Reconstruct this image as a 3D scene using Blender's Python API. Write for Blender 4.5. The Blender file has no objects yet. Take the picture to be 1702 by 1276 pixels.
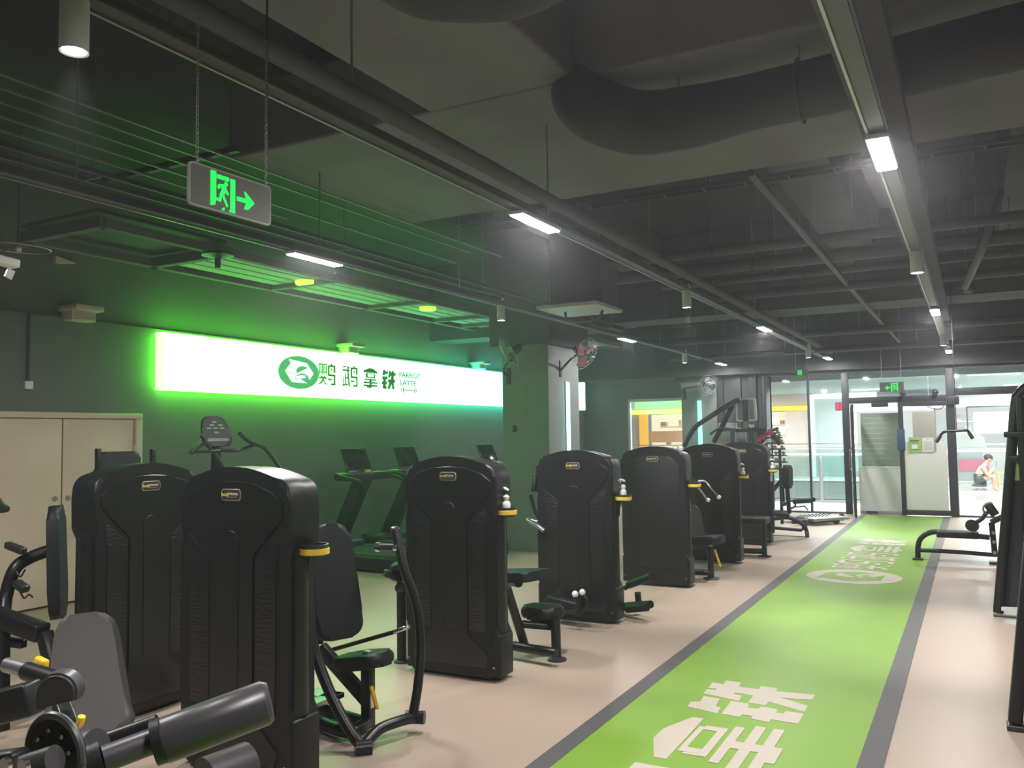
import bpy, bmesh, math, random
from mathutils import Vector, Matrix
random.seed(7)
C = bpy.context.scene.collection
SC = bpy.context.scene
PI = math.pi

# ---------------------------------------------------------------- camera
cam = bpy.data.cameras.new('camera')
cam.sensor_fit = 'HORIZONTAL'
cam.sensor_width = 36.0
cam.lens = 36.0 * 1420.7 / 1702
cam.clip_start = 0.05
co = bpy.data.objects.new('camera', cam)
C.objects.link(co)
co.matrix_world = Matrix(((0.879927,0.041749,0.473271,0),(0.474887,-0.046847,-0.878799,0),(-0.014517,0.998029,-0.061048,1.63),(0,0,0,1)))
SC.camera = co
# ---------------------------------------------------------------- world, exposure
w = bpy.data.worlds.new('world')
SC.world = w
w.use_nodes = True
w.node_tree.nodes['Background'].inputs[0].default_value = (0.75, 0.85, 1.0, 1)
w.node_tree.nodes['Background'].inputs[1].default_value = 0.3
SC.view_settings.view_transform = 'Standard'
SC.view_settings.look = 'None'
SC.view_settings.gamma = 1
SC.view_settings.use_curve_mapping = False
SC.view_settings.exposure = 0.28
LAMP_RECT = 56.0      # watts of each rectangular track lamp
LAMP_SPOT = 330.0      # watts of each cylinder spot
SIGN = 5.2            # strength of the light box face
SIGN_RIM = 12.5       # strength of its green edge
GLOW_HAZE = 0.0058         # density of the added volume that suggests lens glow
MALL = 250.0          # watts of each light panel outside

# ---------------------------------------------------------------- materials
MATS = {}
def mat(name, col, rough=0.5, metal=0.0, emit=None, es=0.0, bump=0.0, bscale=40.0, vary=0.0, vscale=3.0, trans=0.0, spec=0.5, coat=0.0):
    m = bpy.data.materials.new(name)
    m.use_nodes = True
    nt = m.node_tree
    b = nt.nodes['Principled BSDF']
    b.inputs['Base Color'].default_value = (*col, 1)
    b.inputs['Roughness'].default_value = rough
    b.inputs['Metallic'].default_value = metal
    b.inputs['Specular IOR Level'].default_value = spec
    b.inputs['Coat Weight'].default_value = coat
    b.inputs['Transmission Weight'].default_value = trans
    if emit:
        b.inputs['Emission Color'].default_value = (*emit, 1)
        b.inputs['Emission Strength'].default_value = es
    tc = nt.nodes.new('ShaderNodeTexCoord')
    if vary > 0:
        n = nt.nodes.new('ShaderNodeTexNoise')
        n.inputs['Scale'].default_value = vscale
        n.inputs['Detail'].default_value = 5
        nt.links.new(tc.outputs['Object'], n.inputs['Vector'])
        r = nt.nodes.new('ShaderNodeValToRGB')
        r.color_ramp.elements[0].position = 0.3
        r.color_ramp.elements[1].position = 0.7
        r.color_ramp.elements[0].color = tuple(c * (1 - vary) for c in col) + (1,)
        r.color_ramp.elements[1].color = tuple(min(1, c * (1 + vary)) for c in col) + (1,)
        nt.links.new(n.outputs['Fac'], r.inputs[0])
        nt.links.new(r.outputs[0], b.inputs['Base Color'])
    if bump > 0:
        n2 = nt.nodes.new('ShaderNodeTexNoise')
        n2.inputs['Scale'].default_value = bscale
        n2.inputs['Detail'].default_value = 4
        nt.links.new(tc.outputs['Object'], n2.inputs['Vector'])
        bp = nt.nodes.new('ShaderNodeBump')
        bp.inputs['Strength'].default_value = bump
        bp.inputs['Distance'].default_value = 0.01
        nt.links.new(n2.outputs['Fac'], bp.inputs['Height'])
        nt.links.new(bp.outputs[0], b.inputs['Normal'])
    MATS[name] = m
    return m
def emat(name, col, s):
    return mat(name, (0.02, 0.02, 0.02), 0.5, emit=col, es=s)

mat('shell', (0.0095, 0.0115, 0.012), 0.42, bump=0.10, bscale=220, spec=0.36)
mat('shell_raised', (0.012, 0.0135, 0.014), 0.30, bump=0.06, bscale=220)
mat('tube', (0.014, 0.0155, 0.017), 0.34, metal=0.2, bump=0.05, bscale=300)
mat('vinyl', (0.014, 0.016, 0.018), 0.5, spec=0.3, bump=0.12, bscale=260)
mat('vinyl_grey', (0.085, 0.080, 0.080), 0.5, bump=0.1, bscale=260)
mat('rubber', (0.028, 0.027, 0.030), 0.38)
mat('foam', (0.055, 0.052, 0.058), 0.36)
mat('chrome', (0.75, 0.75, 0.75), 0.18, metal=1.0)
mat('steel', (0.45, 0.45, 0.46), 0.35, metal=0.9)
mat('yellow', (0.85, 0.52, 0.02), 0.4)
mat('yellow_ring', (0.80, 0.55, 0.05), 0.45)
mat('white_plastic', (0.75, 0.76, 0.74), 0.4)
mat('lamp_white', (0.62, 0.64, 0.62), 0.45)
mat('grey_panel', (0.45, 0.46, 0.45), 0.4)
mat('track', (0.06, 0.06, 0.07), 0.45)
mat('rod', (0.22, 0.23, 0.24), 0.5, metal=0.3)
mat('concrete', (0.20, 0.195, 0.19), 0.9, vary=0.18, vscale=1.2, bump=0.25, bscale=12)
mat('duct_cloth', (0.165, 0.158, 0.178), 0.8, vary=0.2, vscale=0.9, bump=0.3, bscale=5)
mat('slab_pale', (0.20, 0.192, 0.215), 0.9, vary=0.1, vscale=1.0)
mat('slab', (0.045, 0.045, 0.056), 0.9, vary=0.15, vscale=1.0, bump=0.2, bscale=9)
mat('beam_paint', (0.085, 0.083, 0.098), 0.85, vary=0.15, vscale=1.5)
mat('duct_dark', (0.030, 0.030, 0.038), 0.75, bump=0.3, bscale=7)
mat('pipe', (0.055, 0.055, 0.070), 0.6)
mat('wall_paint', (0.135, 0.150, 0.140), 0.75, vary=0.06, vscale=1.0, bump=0.05, bscale=90)
mat('wall_dark', (0.045, 0.050, 0.050), 0.8)
mat('column_paint', (0.175, 0.195, 0.185), 0.6, vary=0.05, bump=0.04, bscale=90)
mat('door_cream', (0.62, 0.53, 0.40), 0.28, vary=0.04, vscale=2.0, bump=0.02, bscale=4)
mat('frame_dark', (0.022, 0.026, 0.032), 0.5)
mat('slat_green', (0.26, 0.29, 0.25), 0.6)
mat('joist', (0.10, 0.11, 0.10), 0.8)
mat('lane_green', (0.185, 0.35, 0.032), 0.45, vary=0.05, vscale=2.5, bump=0.03, bscale=200)
mat('lane_border', (0.085, 0.082, 0.086), 0.5)
mat('lane_print', (0.52, 0.46, 0.39), 0.5)
mat('skin', (0.55, 0.33, 0.24), 0.6)
mat('cloth_white', (0.75, 0.73, 0.70), 0.8)
mat('cloth_dark', (0.04, 0.05, 0.06), 0.8)
mat('hair', (0.02, 0.018, 0.018), 0.6)
mat('mall_floor', (0.62, 0.60, 0.56), 0.12, vary=0.05)
mat('mall_wall', (0.62, 0.63, 0.62), 0.6)
mat('mall_pink', (0.62, 0.50, 0.47), 0.6)
mat('mall_ceiling', (0.30, 0.42, 0.40), 0.7)
mat('mall_teal', (0.42, 0.50, 0.49), 0.6)
mat('paper', (0.78, 0.79, 0.76), 0.6)
mat('film', (0.88, 0.88, 0.87), 0.5)
mat('poster_green_grey', (0.27, 0.33, 0.26), 0.5, vary=0.12, vscale=5)
mat('poster_taupe', (0.42, 0.40, 0.36), 0.6)
mat('poster_lime', (0.36, 0.60, 0.16), 0.6)
mat('print_dark', (0.08, 0.10, 0.08), 0.6)
mat('magenta', (0.50, 0.03, 0.10), 0.4)
mat('pinkpad', (0.7, 0.2, 0.3), 0.5)
mat('box_tan', (0.55, 0.30, 0.15), 0.7)
mat('white_box', (0.72, 0.60, 0.52), 0.5)
mat('screen', (0.01, 0.012, 0.012), 0.12)
mat('belt', (0.018, 0.018, 0.018), 0.7)
mat('blue_plate', (0.03, 0.08, 0.16), 0.4)
mat('badge_rim', (0.42, 0.38, 0.30), 0.35, metal=0.5)
mat('badge_face', (0.035, 0.03, 0.022), 0.4)
mat('badge_yellow', (0.85, 0.75, 0.10), 0.5)
mat('badge_white', (0.85, 0.85, 0.8), 0.5)
mat('sign_ink', (0.02, 0.10, 0.02), 0.6, emit=(0.05, 0.30, 0.06), es=0.3)
mat('sign_circle', (0.05, 0.3, 0.12), 0.6, emit=(0.06, 0.42, 0.13), es=0.8)
mat('exit_face', (0.12, 0.12, 0.11), 0.35)
mat('exit_rim', (0.35, 0.36, 0.33), 0.3)
emat('exit_green', (0.0, 1.0, 0.10), 0.95)
emat('lamp_glow', (1.0, 0.96, 0.93), 14)
emat('spot_glow', (1.0, 0.98, 0.94), 9)
emat('cyan_glow', (0.25, 1.0, 0.88), 5.0)
emat('teal_glow', (0.1, 1.0, 0.72), 5.0)
emat('mall_light', (1.0, 1.0, 1.0), 1.8)
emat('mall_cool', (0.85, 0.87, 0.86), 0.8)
emat('mall_yellow', (1.0, 0.80, 0.0), 1.6)
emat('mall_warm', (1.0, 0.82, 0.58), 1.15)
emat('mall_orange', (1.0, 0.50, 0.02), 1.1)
emat('mall_red', (1.0, 0.03, 0.10), 1.2)
emat('mall_lime', (0.45, 0.75, 0.20), 0.9)
emat('console_digits', (0.2, 0.8, 0.4), 0.25)
emat('ceiling_led', (0.45, 1.0, 0.05), 1.3)

# light box face: greener at the near end, teal at the far end, rim saturated
def sign_mats():
    for name, s, c0, c1 in (('sign_face', SIGN, (0.185, 1.0, 0.175), (0.18, 0.75, 0.55)), ('sign_rim', SIGN_RIM, (0.13, 1.0, 0.05), (0.02, 0.62, 0.40))):
        m = bpy.data.materials.new(name)
        m.use_nodes = True
        nt = m.node_tree
        b = nt.nodes['Principled BSDF']
        b.inputs['Base Color'].default_value = (0.7, 0.8, 0.7, 1)
        tc = nt.nodes.new('ShaderNodeTexCoord')
        sp = nt.nodes.new('ShaderNodeSeparateXYZ')
        nt.links.new(tc.outputs['Generated'], sp.inputs[0])
        r = nt.nodes.new('ShaderNodeValToRGB')
        e = r.color_ramp.elements
        e[0].position, e[0].color = 0.25, (*c0, 1)
        e[1].position, e[1].color = 0.65, (*c1, 1)
        e2 = r.color_ramp.elements.new(0.90)
        e2.color = (0.18, 0.32, 0.25, 1) if name == 'sign_face' else (0.004, 0.05, 0.035, 1)
        nt.links.new(sp.outputs['Y'], r.inputs[0])
        nt.links.new(r.outputs[0], b.inputs['Emission Color'])
        b.inputs['Emission Strength'].default_value = s
        MATS[name] = m
sign_mats()

def floor_mat():
    m = bpy.data.materials.new('floor_vinyl')
    m.use_nodes = True
    nt = m.node_tree
    b = nt.nodes['Principled BSDF']
    b.inputs['Roughness'].default_value = 0.38
    tc = nt.nodes.new('ShaderNodeTexCoord')
    n = nt.nodes.new('ShaderNodeTexNoise')
    n.inputs['Scale'].default_value = 1.6
    n.inputs['Detail'].default_value = 8
    nt.links.new(tc.outputs['Object'], n.inputs['Vector'])
    r = nt.nodes.new('ShaderNodeValToRGB')
    r.color_ramp.elements[0].color = (0.385, 0.295, 0.235, 1)
    r.color_ramp.elements[1].color = (0.44, 0.345, 0.28, 1)
    nt.links.new(n.outputs['Fac'], r.inputs[0])
    nt.links.new(r.outputs[0], b.inputs['Base Color'])
    n2 = nt.nodes.new('ShaderNodeTexNoise')
    n2.inputs['Scale'].default_value = 60
    nt.links.new(tc.outputs['Object'], n2.inputs['Vector'])
    bp = nt.nodes.new('ShaderNodeBump')
    bp.inputs['Strength'].default_value = 0.04
    nt.links.new(n2.outputs['Fac'], bp.inputs['Height'])
    nt.links.new(bp.outputs[0], b.inputs['Normal'])
    MATS['floor_vinyl'] = m
floor_mat()

def ripple_mat():
    m = bpy.data.materials.new('ripple')
    m.use_nodes = True
    nt = m.node_tree
    b = nt.nodes['Principled BSDF']
    b.inputs['Base Color'].default_value = (0.010, 0.012, 0.0125, 1)
    b.inputs['Roughness'].default_value = 0.34
    tc = nt.nodes.new('ShaderNodeTexCoord')
    mp = nt.nodes.new('ShaderNodeMapping')
    mp.inputs['Scale'].default_value = (14, 14, 75)
    nt.links.new(tc.outputs['Object'], mp.inputs[0])
    v = nt.nodes.new('ShaderNodeTexVoronoi')
    v.inputs['Scale'].default_value = 1.0
    nt.links.new(mp.outputs[0], v.inputs['Vector'])
    bp = nt.nodes.new('ShaderNodeBump')
    bp.inputs['Strength'].default_value = 0.35
    bp.inputs['Distance'].default_value = 0.006
    nt.links.new(v.outputs['Distance'], bp.inputs['Height'])
    nt.links.new(bp.outputs[0], b.inputs['Normal'])
    MATS['ripple'] = m
ripple_mat()

def glass_mat(name, col, a):
    m = bpy.data.materials.new(name)
    m.use_nodes = True
    nt = m.node_tree
    nt.nodes.clear()
    o = nt.nodes.new('ShaderNodeOutputMaterial')
    t = nt.nodes.new('ShaderNodeBsdfTransparent')
    t.inputs[0].default_value = (*col, 1)
    g = nt.nodes.new('ShaderNodeBsdfGlossy')
    g.inputs['Roughness'].default_value = 0.03
    mx = nt.nodes.new('ShaderNodeMixShader')
    mx.inputs[0].default_value = a
    nt.links.new(t.outputs[0], mx.inputs[1])
    nt.links.new(g.outputs[0], mx.inputs[2])
    nt.links.new(mx.outputs[0], o.inputs[0])
    MATS[name] = m
glass_mat('glass', (0.93, 0.97, 0.96), 0.07)
glass_mat('glass_green', (0.84, 0.93, 0.91), 0.06)

# ---------------------------------------------------------------- mesh helpers
MW = {}
class B:
    def __init__(s):
        s.bm = bmesh.new()
    def box(s, a, b, M=None, bev=0.0):
        lo = [min(a[i], b[i]) for i in range(3)]; hi = [max(a[i], b[i]) for i in range(3)]
        vs = [s.bm.verts.new(((lo, hi)[i & 1][0], (lo, hi)[i >> 1 & 1][1], (lo, hi)[i >> 2 & 1][2])) for i in range(8)]
        fs = [s.bm.faces.new([vs[j] for j in f]) for f in ((0, 2, 3, 1), (4, 5, 7, 6), (0, 1, 5, 4), (2, 6, 7, 3), (0, 4, 6, 2), (1, 3, 7, 5))]
        if bev:
            es = list({e for f in fs for e in f.edges})
            r = bmesh.ops.bevel(s.bm, geom=es, offset=bev, segments=3, affect='EDGES', profile=0.5)
            vs = list({v for v in vs if v.is_valid} | {v for f in r['faces'] for v in f.verts})
        if M is not None:
            bmesh.ops.transform(s.bm, matrix=M, verts=[v for v in vs if v.is_valid])
        return s
    def bar(s, p0, p1, wd, ht, bev=0.0, up=(0, 0, 1)):
        p0, p1 = Vector(p0), Vector(p1)
        d = p1 - p0; L = d.length; z = d.normalized()
        u = Vector(up)
        if abs(z.dot(u)) > 0.98: u = Vector((1, 0, 0))
        x = u.cross(z).normalized(); y = z.cross(x)
        M = Matrix(((x.x, y.x, z.x, p0.x), (x.y, y.y, z.y, p0.y), (x.z, y.z, z.z, p0.z), (0, 0, 0, 1)))
        return s.box((-wd / 2, -ht / 2, 0), (wd / 2, ht / 2, L), M, bev)
    def tube(s, pts, r, n=12, smooth=True, cap=True, sub=6):
        P = [Vector(p) for p in pts]
        R = r if isinstance(r, (list, tuple)) else [r] * len(P)
        if smooth and len(P) > 2:
            Q, RR = [], []
            for i in range(len(P) - 1):
                a = P[max(i - 1, 0)]; b = P[i]; c = P[i + 1]; d = P[min(i + 2, len(P) - 1)]
                for k in range(sub):
                    t = k / sub
                    Q.append(0.5 * ((2 * b) + (c - a) * t + (2 * a - 5 * b + 4 * c - d) * t * t + (3 * b - a - 3 * c + d) * t ** 3))
                    RR.append(R[i] * (1 - t) + R[i + 1] * t)
            Q.append(P[-1]); RR.append(R[-1]); P, R = Q, RR
        prev = None; nrm = None
        for i, p in enumerate(P):
            t = (P[min(i + 1, len(P) - 1)] - P[max(i - 1, 0)])
            if t.length < 1e-9: t = Vector((0, 0, 1))
            t.normalize()
            if nrm is None:
                nrm = t.orthogonal().normalized()
            else:
                nrm = (nrm - t * nrm.dot(t))
                if nrm.length < 1e-6: nrm = t.orthogonal()
                nrm.normalize()
            bt = t.cross(nrm)
            ring = [s.bm.verts.new(p + (nrm * math.cos(2 * PI * k / n) + bt * math.sin(2 * PI * k / n)) * R[i]) for k in range(n)]
            if prev:
                for k in range(n):
                    s.bm.faces.new((prev[k], prev[(k + 1) % n], ring[(k + 1) % n], ring[k]))
            elif cap:
                s.bm.faces.new(list(reversed(ring)))
            prev = ring
        if cap: s.bm.faces.new(prev)
        return s
    def cyl(s, p0, p1, r, n=20, r2=None):
        return s.tube([p0, p1], [r, r if r2 is None else r2], n=n, smooth=False)
    def prism(s, poly, M=None, t=0.01, bev=0.0):
        # polygon in local xy, extruded to z=t
        a = [s.bm.verts.new((p[0], p[1], 0)) for p in poly]
        b = [s.bm.verts.new((p[0], p[1], t)) for p in poly]
        n = len(poly)
        f0 = s.bm.faces.new(list(reversed(a))); f1 = s.bm.faces.new(b)
        for i in range(n):
            s.bm.faces.new((a[i], a[(i + 1) % n], b[(i + 1) % n], b[i]))
        vs = a + b
        if bev:
            es = [e for e in f1.edges]
            r = bmesh.ops.bevel(s.bm, geom=es, offset=bev, segments=3, affect='EDGES', profile=0.5)
            vs = list({v for v in vs if v.is_valid} | {v for f in r['faces'] for v in f.verts})
        if M is not None:
            bmesh.ops.transform(s.bm, matrix=M, verts=[v for v in vs if v.is_valid])
        return s
    def lathe(s, prof, c=(0, 0, 0), n=24, M=None):
        rings = []; allv = []
        for (r, z) in prof:
            if r < 1e-5:
                v = s.bm.verts.new((c[0], c[1], c[2] + z)); rings.append([v]); allv.append(v)
            else:
                rg = [s.bm.verts.new((c[0] + r * math.cos(2 * PI * k / n), c[1] + r * math.sin(2 * PI * k / n), c[2] + z)) for k in range(n)]
                rings.append(rg); allv += rg
        for a, b in zip(rings, rings[1:]):
            for k in range(n):
                if len(a) == 1 and len(b) == 1: continue
                if len(a) == 1: s.bm.faces.new((a[0], b[k], b[(k + 1) % n]))
                elif len(b) == 1: s.bm.faces.new((a[k], a[(k + 1) % n], b[0]))
                else: s.bm.faces.new((a[k], a[(k + 1) % n], b[(k + 1) % n], b[k]))
        if M is not None: bmesh.ops.transform(s.bm, matrix=M, verts=allv)
        return s
    def sph(s, c, r, n=12, sc=(1, 1, 1)):
        M = Matrix.Translation(c) @ Matrix.Diagonal((sc[0], sc[1], sc[2], 1))
        bmesh.ops.create_uvsphere(s.bm, u_segments=n, v_segments=max(6, n // 2 + 2), radius=r, matrix=M)
        return s
    def ring(s, c, R, r, axis=(0, 0, 1), n=28, m=8, a0=0, a1=2 * PI, sy=1.0):
        q = Vector((0, 0, 1)).rotation_difference(Vector(axis).normalized())
        full = abs(a1 - a0 - 2 * PI) < 1e-6
        pts = [Vector(c) + q @ Vector((R * math.cos(a0 + (a1 - a0) * k / n), sy * R * math.sin(a0 + (a1 - a0) * k / n), 0)) for k in range(n + 1)]
        return s.tube(pts, r, n=m, smooth=False, cap=not full)
    def pad(s, W, L, T, M, bev=0.03, taper=1.0, waist=0.0, rcf=0.28):
        # upholstered pad: width along x, length along y, thickness z, rounded corners
        pts = []
        rc = min(W, L) * rcf
        def hw(y):
            t = (y + L / 2) / L
            return (W / 2) * (1 + (taper - 1) * t) * (1 - waist * math.sin(PI * t))
        for k in range(7):
            a = -PI / 2 + (PI / 2) * k / 6
            pts.append((hw(-L / 2) - rc + rc * math.cos(a), -L / 2 + rc + rc * math.sin(a)))
        for k in range(1, 6):
            y = -L / 2 + rc + (L - 2 * rc) * k / 6
            pts.append((hw(y), y))
        for k in range(7):
            a = (PI / 2) * k / 6
            pts.append((hw(L / 2) - rc + rc * math.cos(a), L / 2 - rc + rc * math.sin(a)))
        full = pts + [(-x, y) for x, y in reversed(pts)]
        bm2 = bmesh.new()
        a = [bm2.verts.new((x, y, -T / 2)) for x, y in full]
        b = [bm2.verts.new((x, y, T / 2)) for x, y in full]
        f0 = bm2.faces.new(list(reversed(a))); f1 = bm2.faces.new(b)
        nn = len(full)
        for i in range(nn): bm2.faces.new((a[i], a[(i + 1) % nn], b[(i + 1) % nn], b[i]))
        bmesh.ops.bevel(bm2, geom=list(f0.edges) + list(f1.edges), offset=min(bev, T * 0.45), segments=3, affect='EDGES', profile=0.5)
        bmesh.ops.transform(bm2, matrix=M, verts=bm2.verts)
        me = bpy.data.meshes.new('tmp'); bm2.to_mesh(me); bm2.free()
        s.bm.from_mesh(me); bpy.data.meshes.remove(me)
        return s
    def build(s, name, m, parent=None, smooth=True, world=False):
        me = bpy.data.meshes.new(name)
        bmesh.ops.recalc_face_normals(s.bm, faces=s.bm.faces)
        if world and parent is not None:
            bmesh.ops.transform(s.bm, matrix=MW[parent.name].inverted(), verts=s.bm.verts)
        if smooth:
            for f in s.bm.faces: f.smooth = True
            for f in s.bm.faces:
                if len(f.verts) > 7: f.smooth = False
            for e in s.bm.edges:
                if len(e.link_faces) == 2 and e.calc_face_angle(0) > 0.62: e.smooth = False
        s.bm.to_mesh(me); s.bm.free()
        me.materials.append(MATS[m])
        o = bpy.data.objects.new(name, me)
        C.objects.link(o)
        if parent is not None:
            o.parent = parent
            MW[o.name] = MW[parent.name].copy()
        else:
            MW[o.name] = Matrix.Identity(4)
        return o

def tag(o, label=None, cat=None, group=None, kind=None):
    if label: o['label'] = label
    if cat: o['category'] = cat
    if group: o['group'] = group
    if kind: o['kind'] = kind
    return o
def thing(name, label, cat, loc=(0, 0, 0), rz=0.0, group=None):
    o = bpy.data.objects.new(name, None)
    C.objects.link(o)
    o.empty_display_size = 0.1
    o.location = loc; o.rotation_euler = (0, 0, rz)
    MW[o.name] = Matrix.Translation(loc) @ Matrix.Rotation(rz, 4, 'Z')
    return tag(o, label, cat, group)
def struct(name, b, m, parent=None, label=None, smooth=False):
    o = b.build(name, m, parent, smooth=smooth, world=parent is not None)
    if parent is None: o['kind'] = 'structure'
    if label: o['label'] = label
    return o
def dup(root, loc, rz=None, label=None, group=None):
    r = root.copy(); C.objects.link(r); r.location = loc
    if rz is not None: r.rotation_euler = (0, 0, rz)
    if label: r['label'] = label
    if group: r['group'] = group
    for ch in list(root.children):
        c = ch.copy(); C.objects.link(c); c.parent = r
        for g in ch.children:
            d = g.copy(); C.objects.link(d); d.parent = c
    return r
def text_mesh(name, txt, size, m, parent, M, extrude=0.001, offset=0.0, align='CENTER'):
    cu = bpy.data.curves.new(name, 'FONT')
    cu.body = txt; cu.size = size; cu.extrude = extrude; cu.offset = offset
    cu.align_x = align; cu.align_y = 'CENTER'; cu.resolution_u = 3
    t = bpy.data.objects.new(name, cu)
    C.objects.link(t)
    bpy.context.view_layer.update()
    me = bpy.data.meshes.new_from_object(t.evaluated_get(bpy.context.evaluated_depsgraph_get()))
    bpy.data.objects.remove(t); bpy.data.curves.remove(cu)
    me.transform(M)
    me.materials.clear(); me.materials.append(MATS[m])
    o = bpy.data.objects.new(name, me)
    C.objects.link(o); o.parent = parent
    MW[o.name] = MW[parent.name].copy()
    return o
def frame_M(origin, ux, uy):
    ux = Vector(ux).normalized(); uy = Vector(uy).normalized(); uz = ux.cross(uy)
    o = Vector(origin)
    return Matrix(((ux.x, uy.x, uz.x, o.x), (ux.y, uy.y, uz.y, o.y), (ux.z, uy.z, uz.z, o.z), (0, 0, 0, 1)))
def pad_M(c, xdir, ydir):
    return frame_M(c, xdir, ydir)

# ================================================================ SETTING
GY = 18.2          # the glazed shopfront
ZC = 4.6          # slab
b = B().box((-8.4, -2.6, -0.1), (3.2, GY - 0.02, 0)); struct('floor', b, 'floor_vinyl')
b = B().box((-8.4, -2.6, ZC), (3.2, 19.5, ZC + 0.15)); struct('ceiling', b, 'slab')
b = B().box((-2.02, -2.6, 4.35), (3.2, 4.6, 4.45)); struct('ceiling_2', b, 'slab_pale')
b = B().box((-8.4, -2.6, 0), (-8.22, 19.5, 2.92)); wl = struct('wall_left', b, 'wall_paint')
b = B().box((-8.6, -2.6, 2.92), (-8.30, 19.5, ZC)); struct('wall_left_upper', b, 'wall_paint')
b = B().box((3.2, -2.6, 0), (3.35, 19.5, ZC)); struct('wall_right', b, 'wall_paint')
b = B().box((-8.4, -2.75, 0), (3.2, -2.6, ZC)); struct('wall_back', b, 'wall_paint')
b = B().box((-8.22, 6.75, 0), (-8.20, 18.7, 0.09)); struct('baseboard_left', b, 'frame_dark')
# far wall to the left of the glazing with a window onto the mall
FY = 18.9
b = B(); b.box((-8.22, FY, 0), (-7.12, FY + 0.15, ZC)); b.box((-7.12, FY, 2.45), (-5.0, FY + 0.15, ZC)); b.box((-7.12, FY, 0), (-5.0, FY + 0.15, 0.9))
b.box((-5.0, FY, 0), (-3.85, FY + 0.15, ZC)); struct('wall_far', b, 'wall_paint')
wn = thing('window_1', None, None, (-6.1, FY, 0.9)); wn['kind'] = 'structure'
for x0, x1, z0, z1 in ((-7.12, -7.06, 0.9, 2.45), (-5.06, -5.0, 0.9, 2.45), (-7.06, -5.06, 2.39, 2.45), (-7.06, -5.06, 0.9, 0.96)):
    B().box((x0, FY + 0.02, z0), (x1, FY + 0.10, z1)).build('window_frame', 'grey_panel', wn, world=True)
B().box((-7.06, FY + 0.06, 0.96), (-5.06, FY + 0.07, 2.39)).build('pane', 'glass', wn, world=True, smooth=False)
# return between the two planes and dark curtain boards beside the glazing
b = B().box((-3.95, GY + 0.1, 0), (-3.85, FY + 0.15, ZC)); struct('wall_return', b, 'wall_dark')
pn = thing('trim_1', None, None, (-4.4, GY, 0)); pn['kind'] = 'structure'
x = -4.82
for i in range(6):
    wd = (0.14, 0.2, 0.18, 0.16, 0.16, 0.10)[i]
    B().box((x, GY + 0.02 + 0.05 * (i % 2), 0), (x + wd - 0.012, GY + 0.12, 3.3)).build('panel', ('frame_dark', 'wall_dark')[i % 2], pn, world=True)
    x += wd
# --------------------------------------------------------------- lane
b = B().box((-1.90, -1.5, 0), (-0.57, GY - 0.15, 0.006)); ln = struct('floor_lane', b, 'lane_green')
b = B(); b.box((-2.01, -1.5, 0), (-1.90, GY - 0.15, 0.007)); struct('trim_2', b, 'lane_border')
b = B(); b.box((-0.57, -1.5, 0), (-0.455, GY - 0.15, 0.007)); struct('trim_3', b, 'lane_border')
# glyphs in a unit cell, u = reading direction, v = up
A1 = [(-1.572, 5.63), (-1.498, 5.62), (-1.503, 5.714), (-1.4, 5.712), (-1.395, 5.61), (-1.269, 5.607), (-1.272, 5.689), (-1.167, 5.675), (-1.162, 5.612), (-0.932, 5.642), (-0.932, 5.527), (-1.112, 5.486), (-0.936, 5.392), (-0.933, 5.263), (-1.158, 5.374), (-1.161, 5.289), (-1.268, 5.301), (-1.269, 5.454), (-1.385, 5.473), (-1.388, 5.438), (-1.33, 5.422), (-1.324, 5.308), (-1.558, 5.368), (-1.563, 5.467), (-1.506, 5.471), (-1.511, 5.503), (-1.563, 5.496)]
A2 = [(-1.543, 5.315), (-1.436, 5.299), (-1.424, 5.15), (-1.39, 5.129), (-1.383, 5.011), (-1.574, 5.065), (-1.58, 5.17), (-1.53, 5.188)]
A3 = [(-1.365, 5.288), (-1.254, 5.275), (-1.247, 5.198), (-1.185, 5.203), (-1.18, 5.26), (-1.082, 5.24), (-1.08, 5.18), (-1.036, 5.178), (-1.033, 5.232), (-0.931, 5.229), (-0.93, 5.03), (-1.079, 5.041), (-1.081, 4.984), (-1.184, 5.002), (-1.187, 5.058), (-1.248, 5.052), (-1.247, 5.006), (-1.357, 5.018)]
def canon(P): return [((y - 5.0) / 0.70, (-x - 0.93) / 0.65) for x, y in P]
def R_(x0, y0, x1, y1): return [(x0 / 100, y0 / 100), (x1 / 100, y0 / 100), (x1 / 100, y1 / 100), (x0 / 100, y1 / 100)]
def P_(*p): return [(p[i] / 100, p[i + 1] / 100) for i in range(0, len(p), 2)]
G_TIE = [canon(A1), canon(A2), canon(A3)]
G_NA = [P_(38, 100, 62, 100, 100, 86, 100, 76, 0, 76, 0, 86), R_(20, 69, 80, 74), R_(16, 52, 26, 69), R_(74, 52, 84, 69), R_(16, 50, 84, 57),
        R_(8, 38, 92, 46), R_(0, 22, 100, 31), R_(0, 7, 100, 16), R_(42, 0, 58, 46), R_(24, 0, 44, 7), R_(20, 57, 30, 70)]
def bird(x):
    return [R_(x + 18, 95, x + 28, 103), R_(x, 50, x + 10, 95), R_(x, 86, x + 46, 95), R_(x + 36, 60, x + 46, 86), R_(x + 20, 66, x + 27, 80),
            R_(x, 42, x + 46, 52), R_(x + 37, 0, x + 46, 42), R_(x + 18, 0, x + 38, 9), R_(x, 22, x + 22, 31)]
def bei(x): return [R_(x, 56, x + 6, 100), R_(x + 16, 56, x + 22, 100), R_(x, 93, x + 22, 100), R_(x + 9, 66, x + 13, 88), R_(x + 1, 47, x + 6, 57), R_(x + 16, 47, x + 21, 57), R_(x + 5, 56, x + 17, 62)]
G_YING = bei(0) + bei(25) + [R_(0, 28, 48, 36), P_(10, 43, 19, 43, 36, 10, 48, 4, 48, 0, 34, 4), P_(30, 43, 39, 43, 18, 8, 0, 0, 0, 8, 12, 14)] + bird(54)
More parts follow.
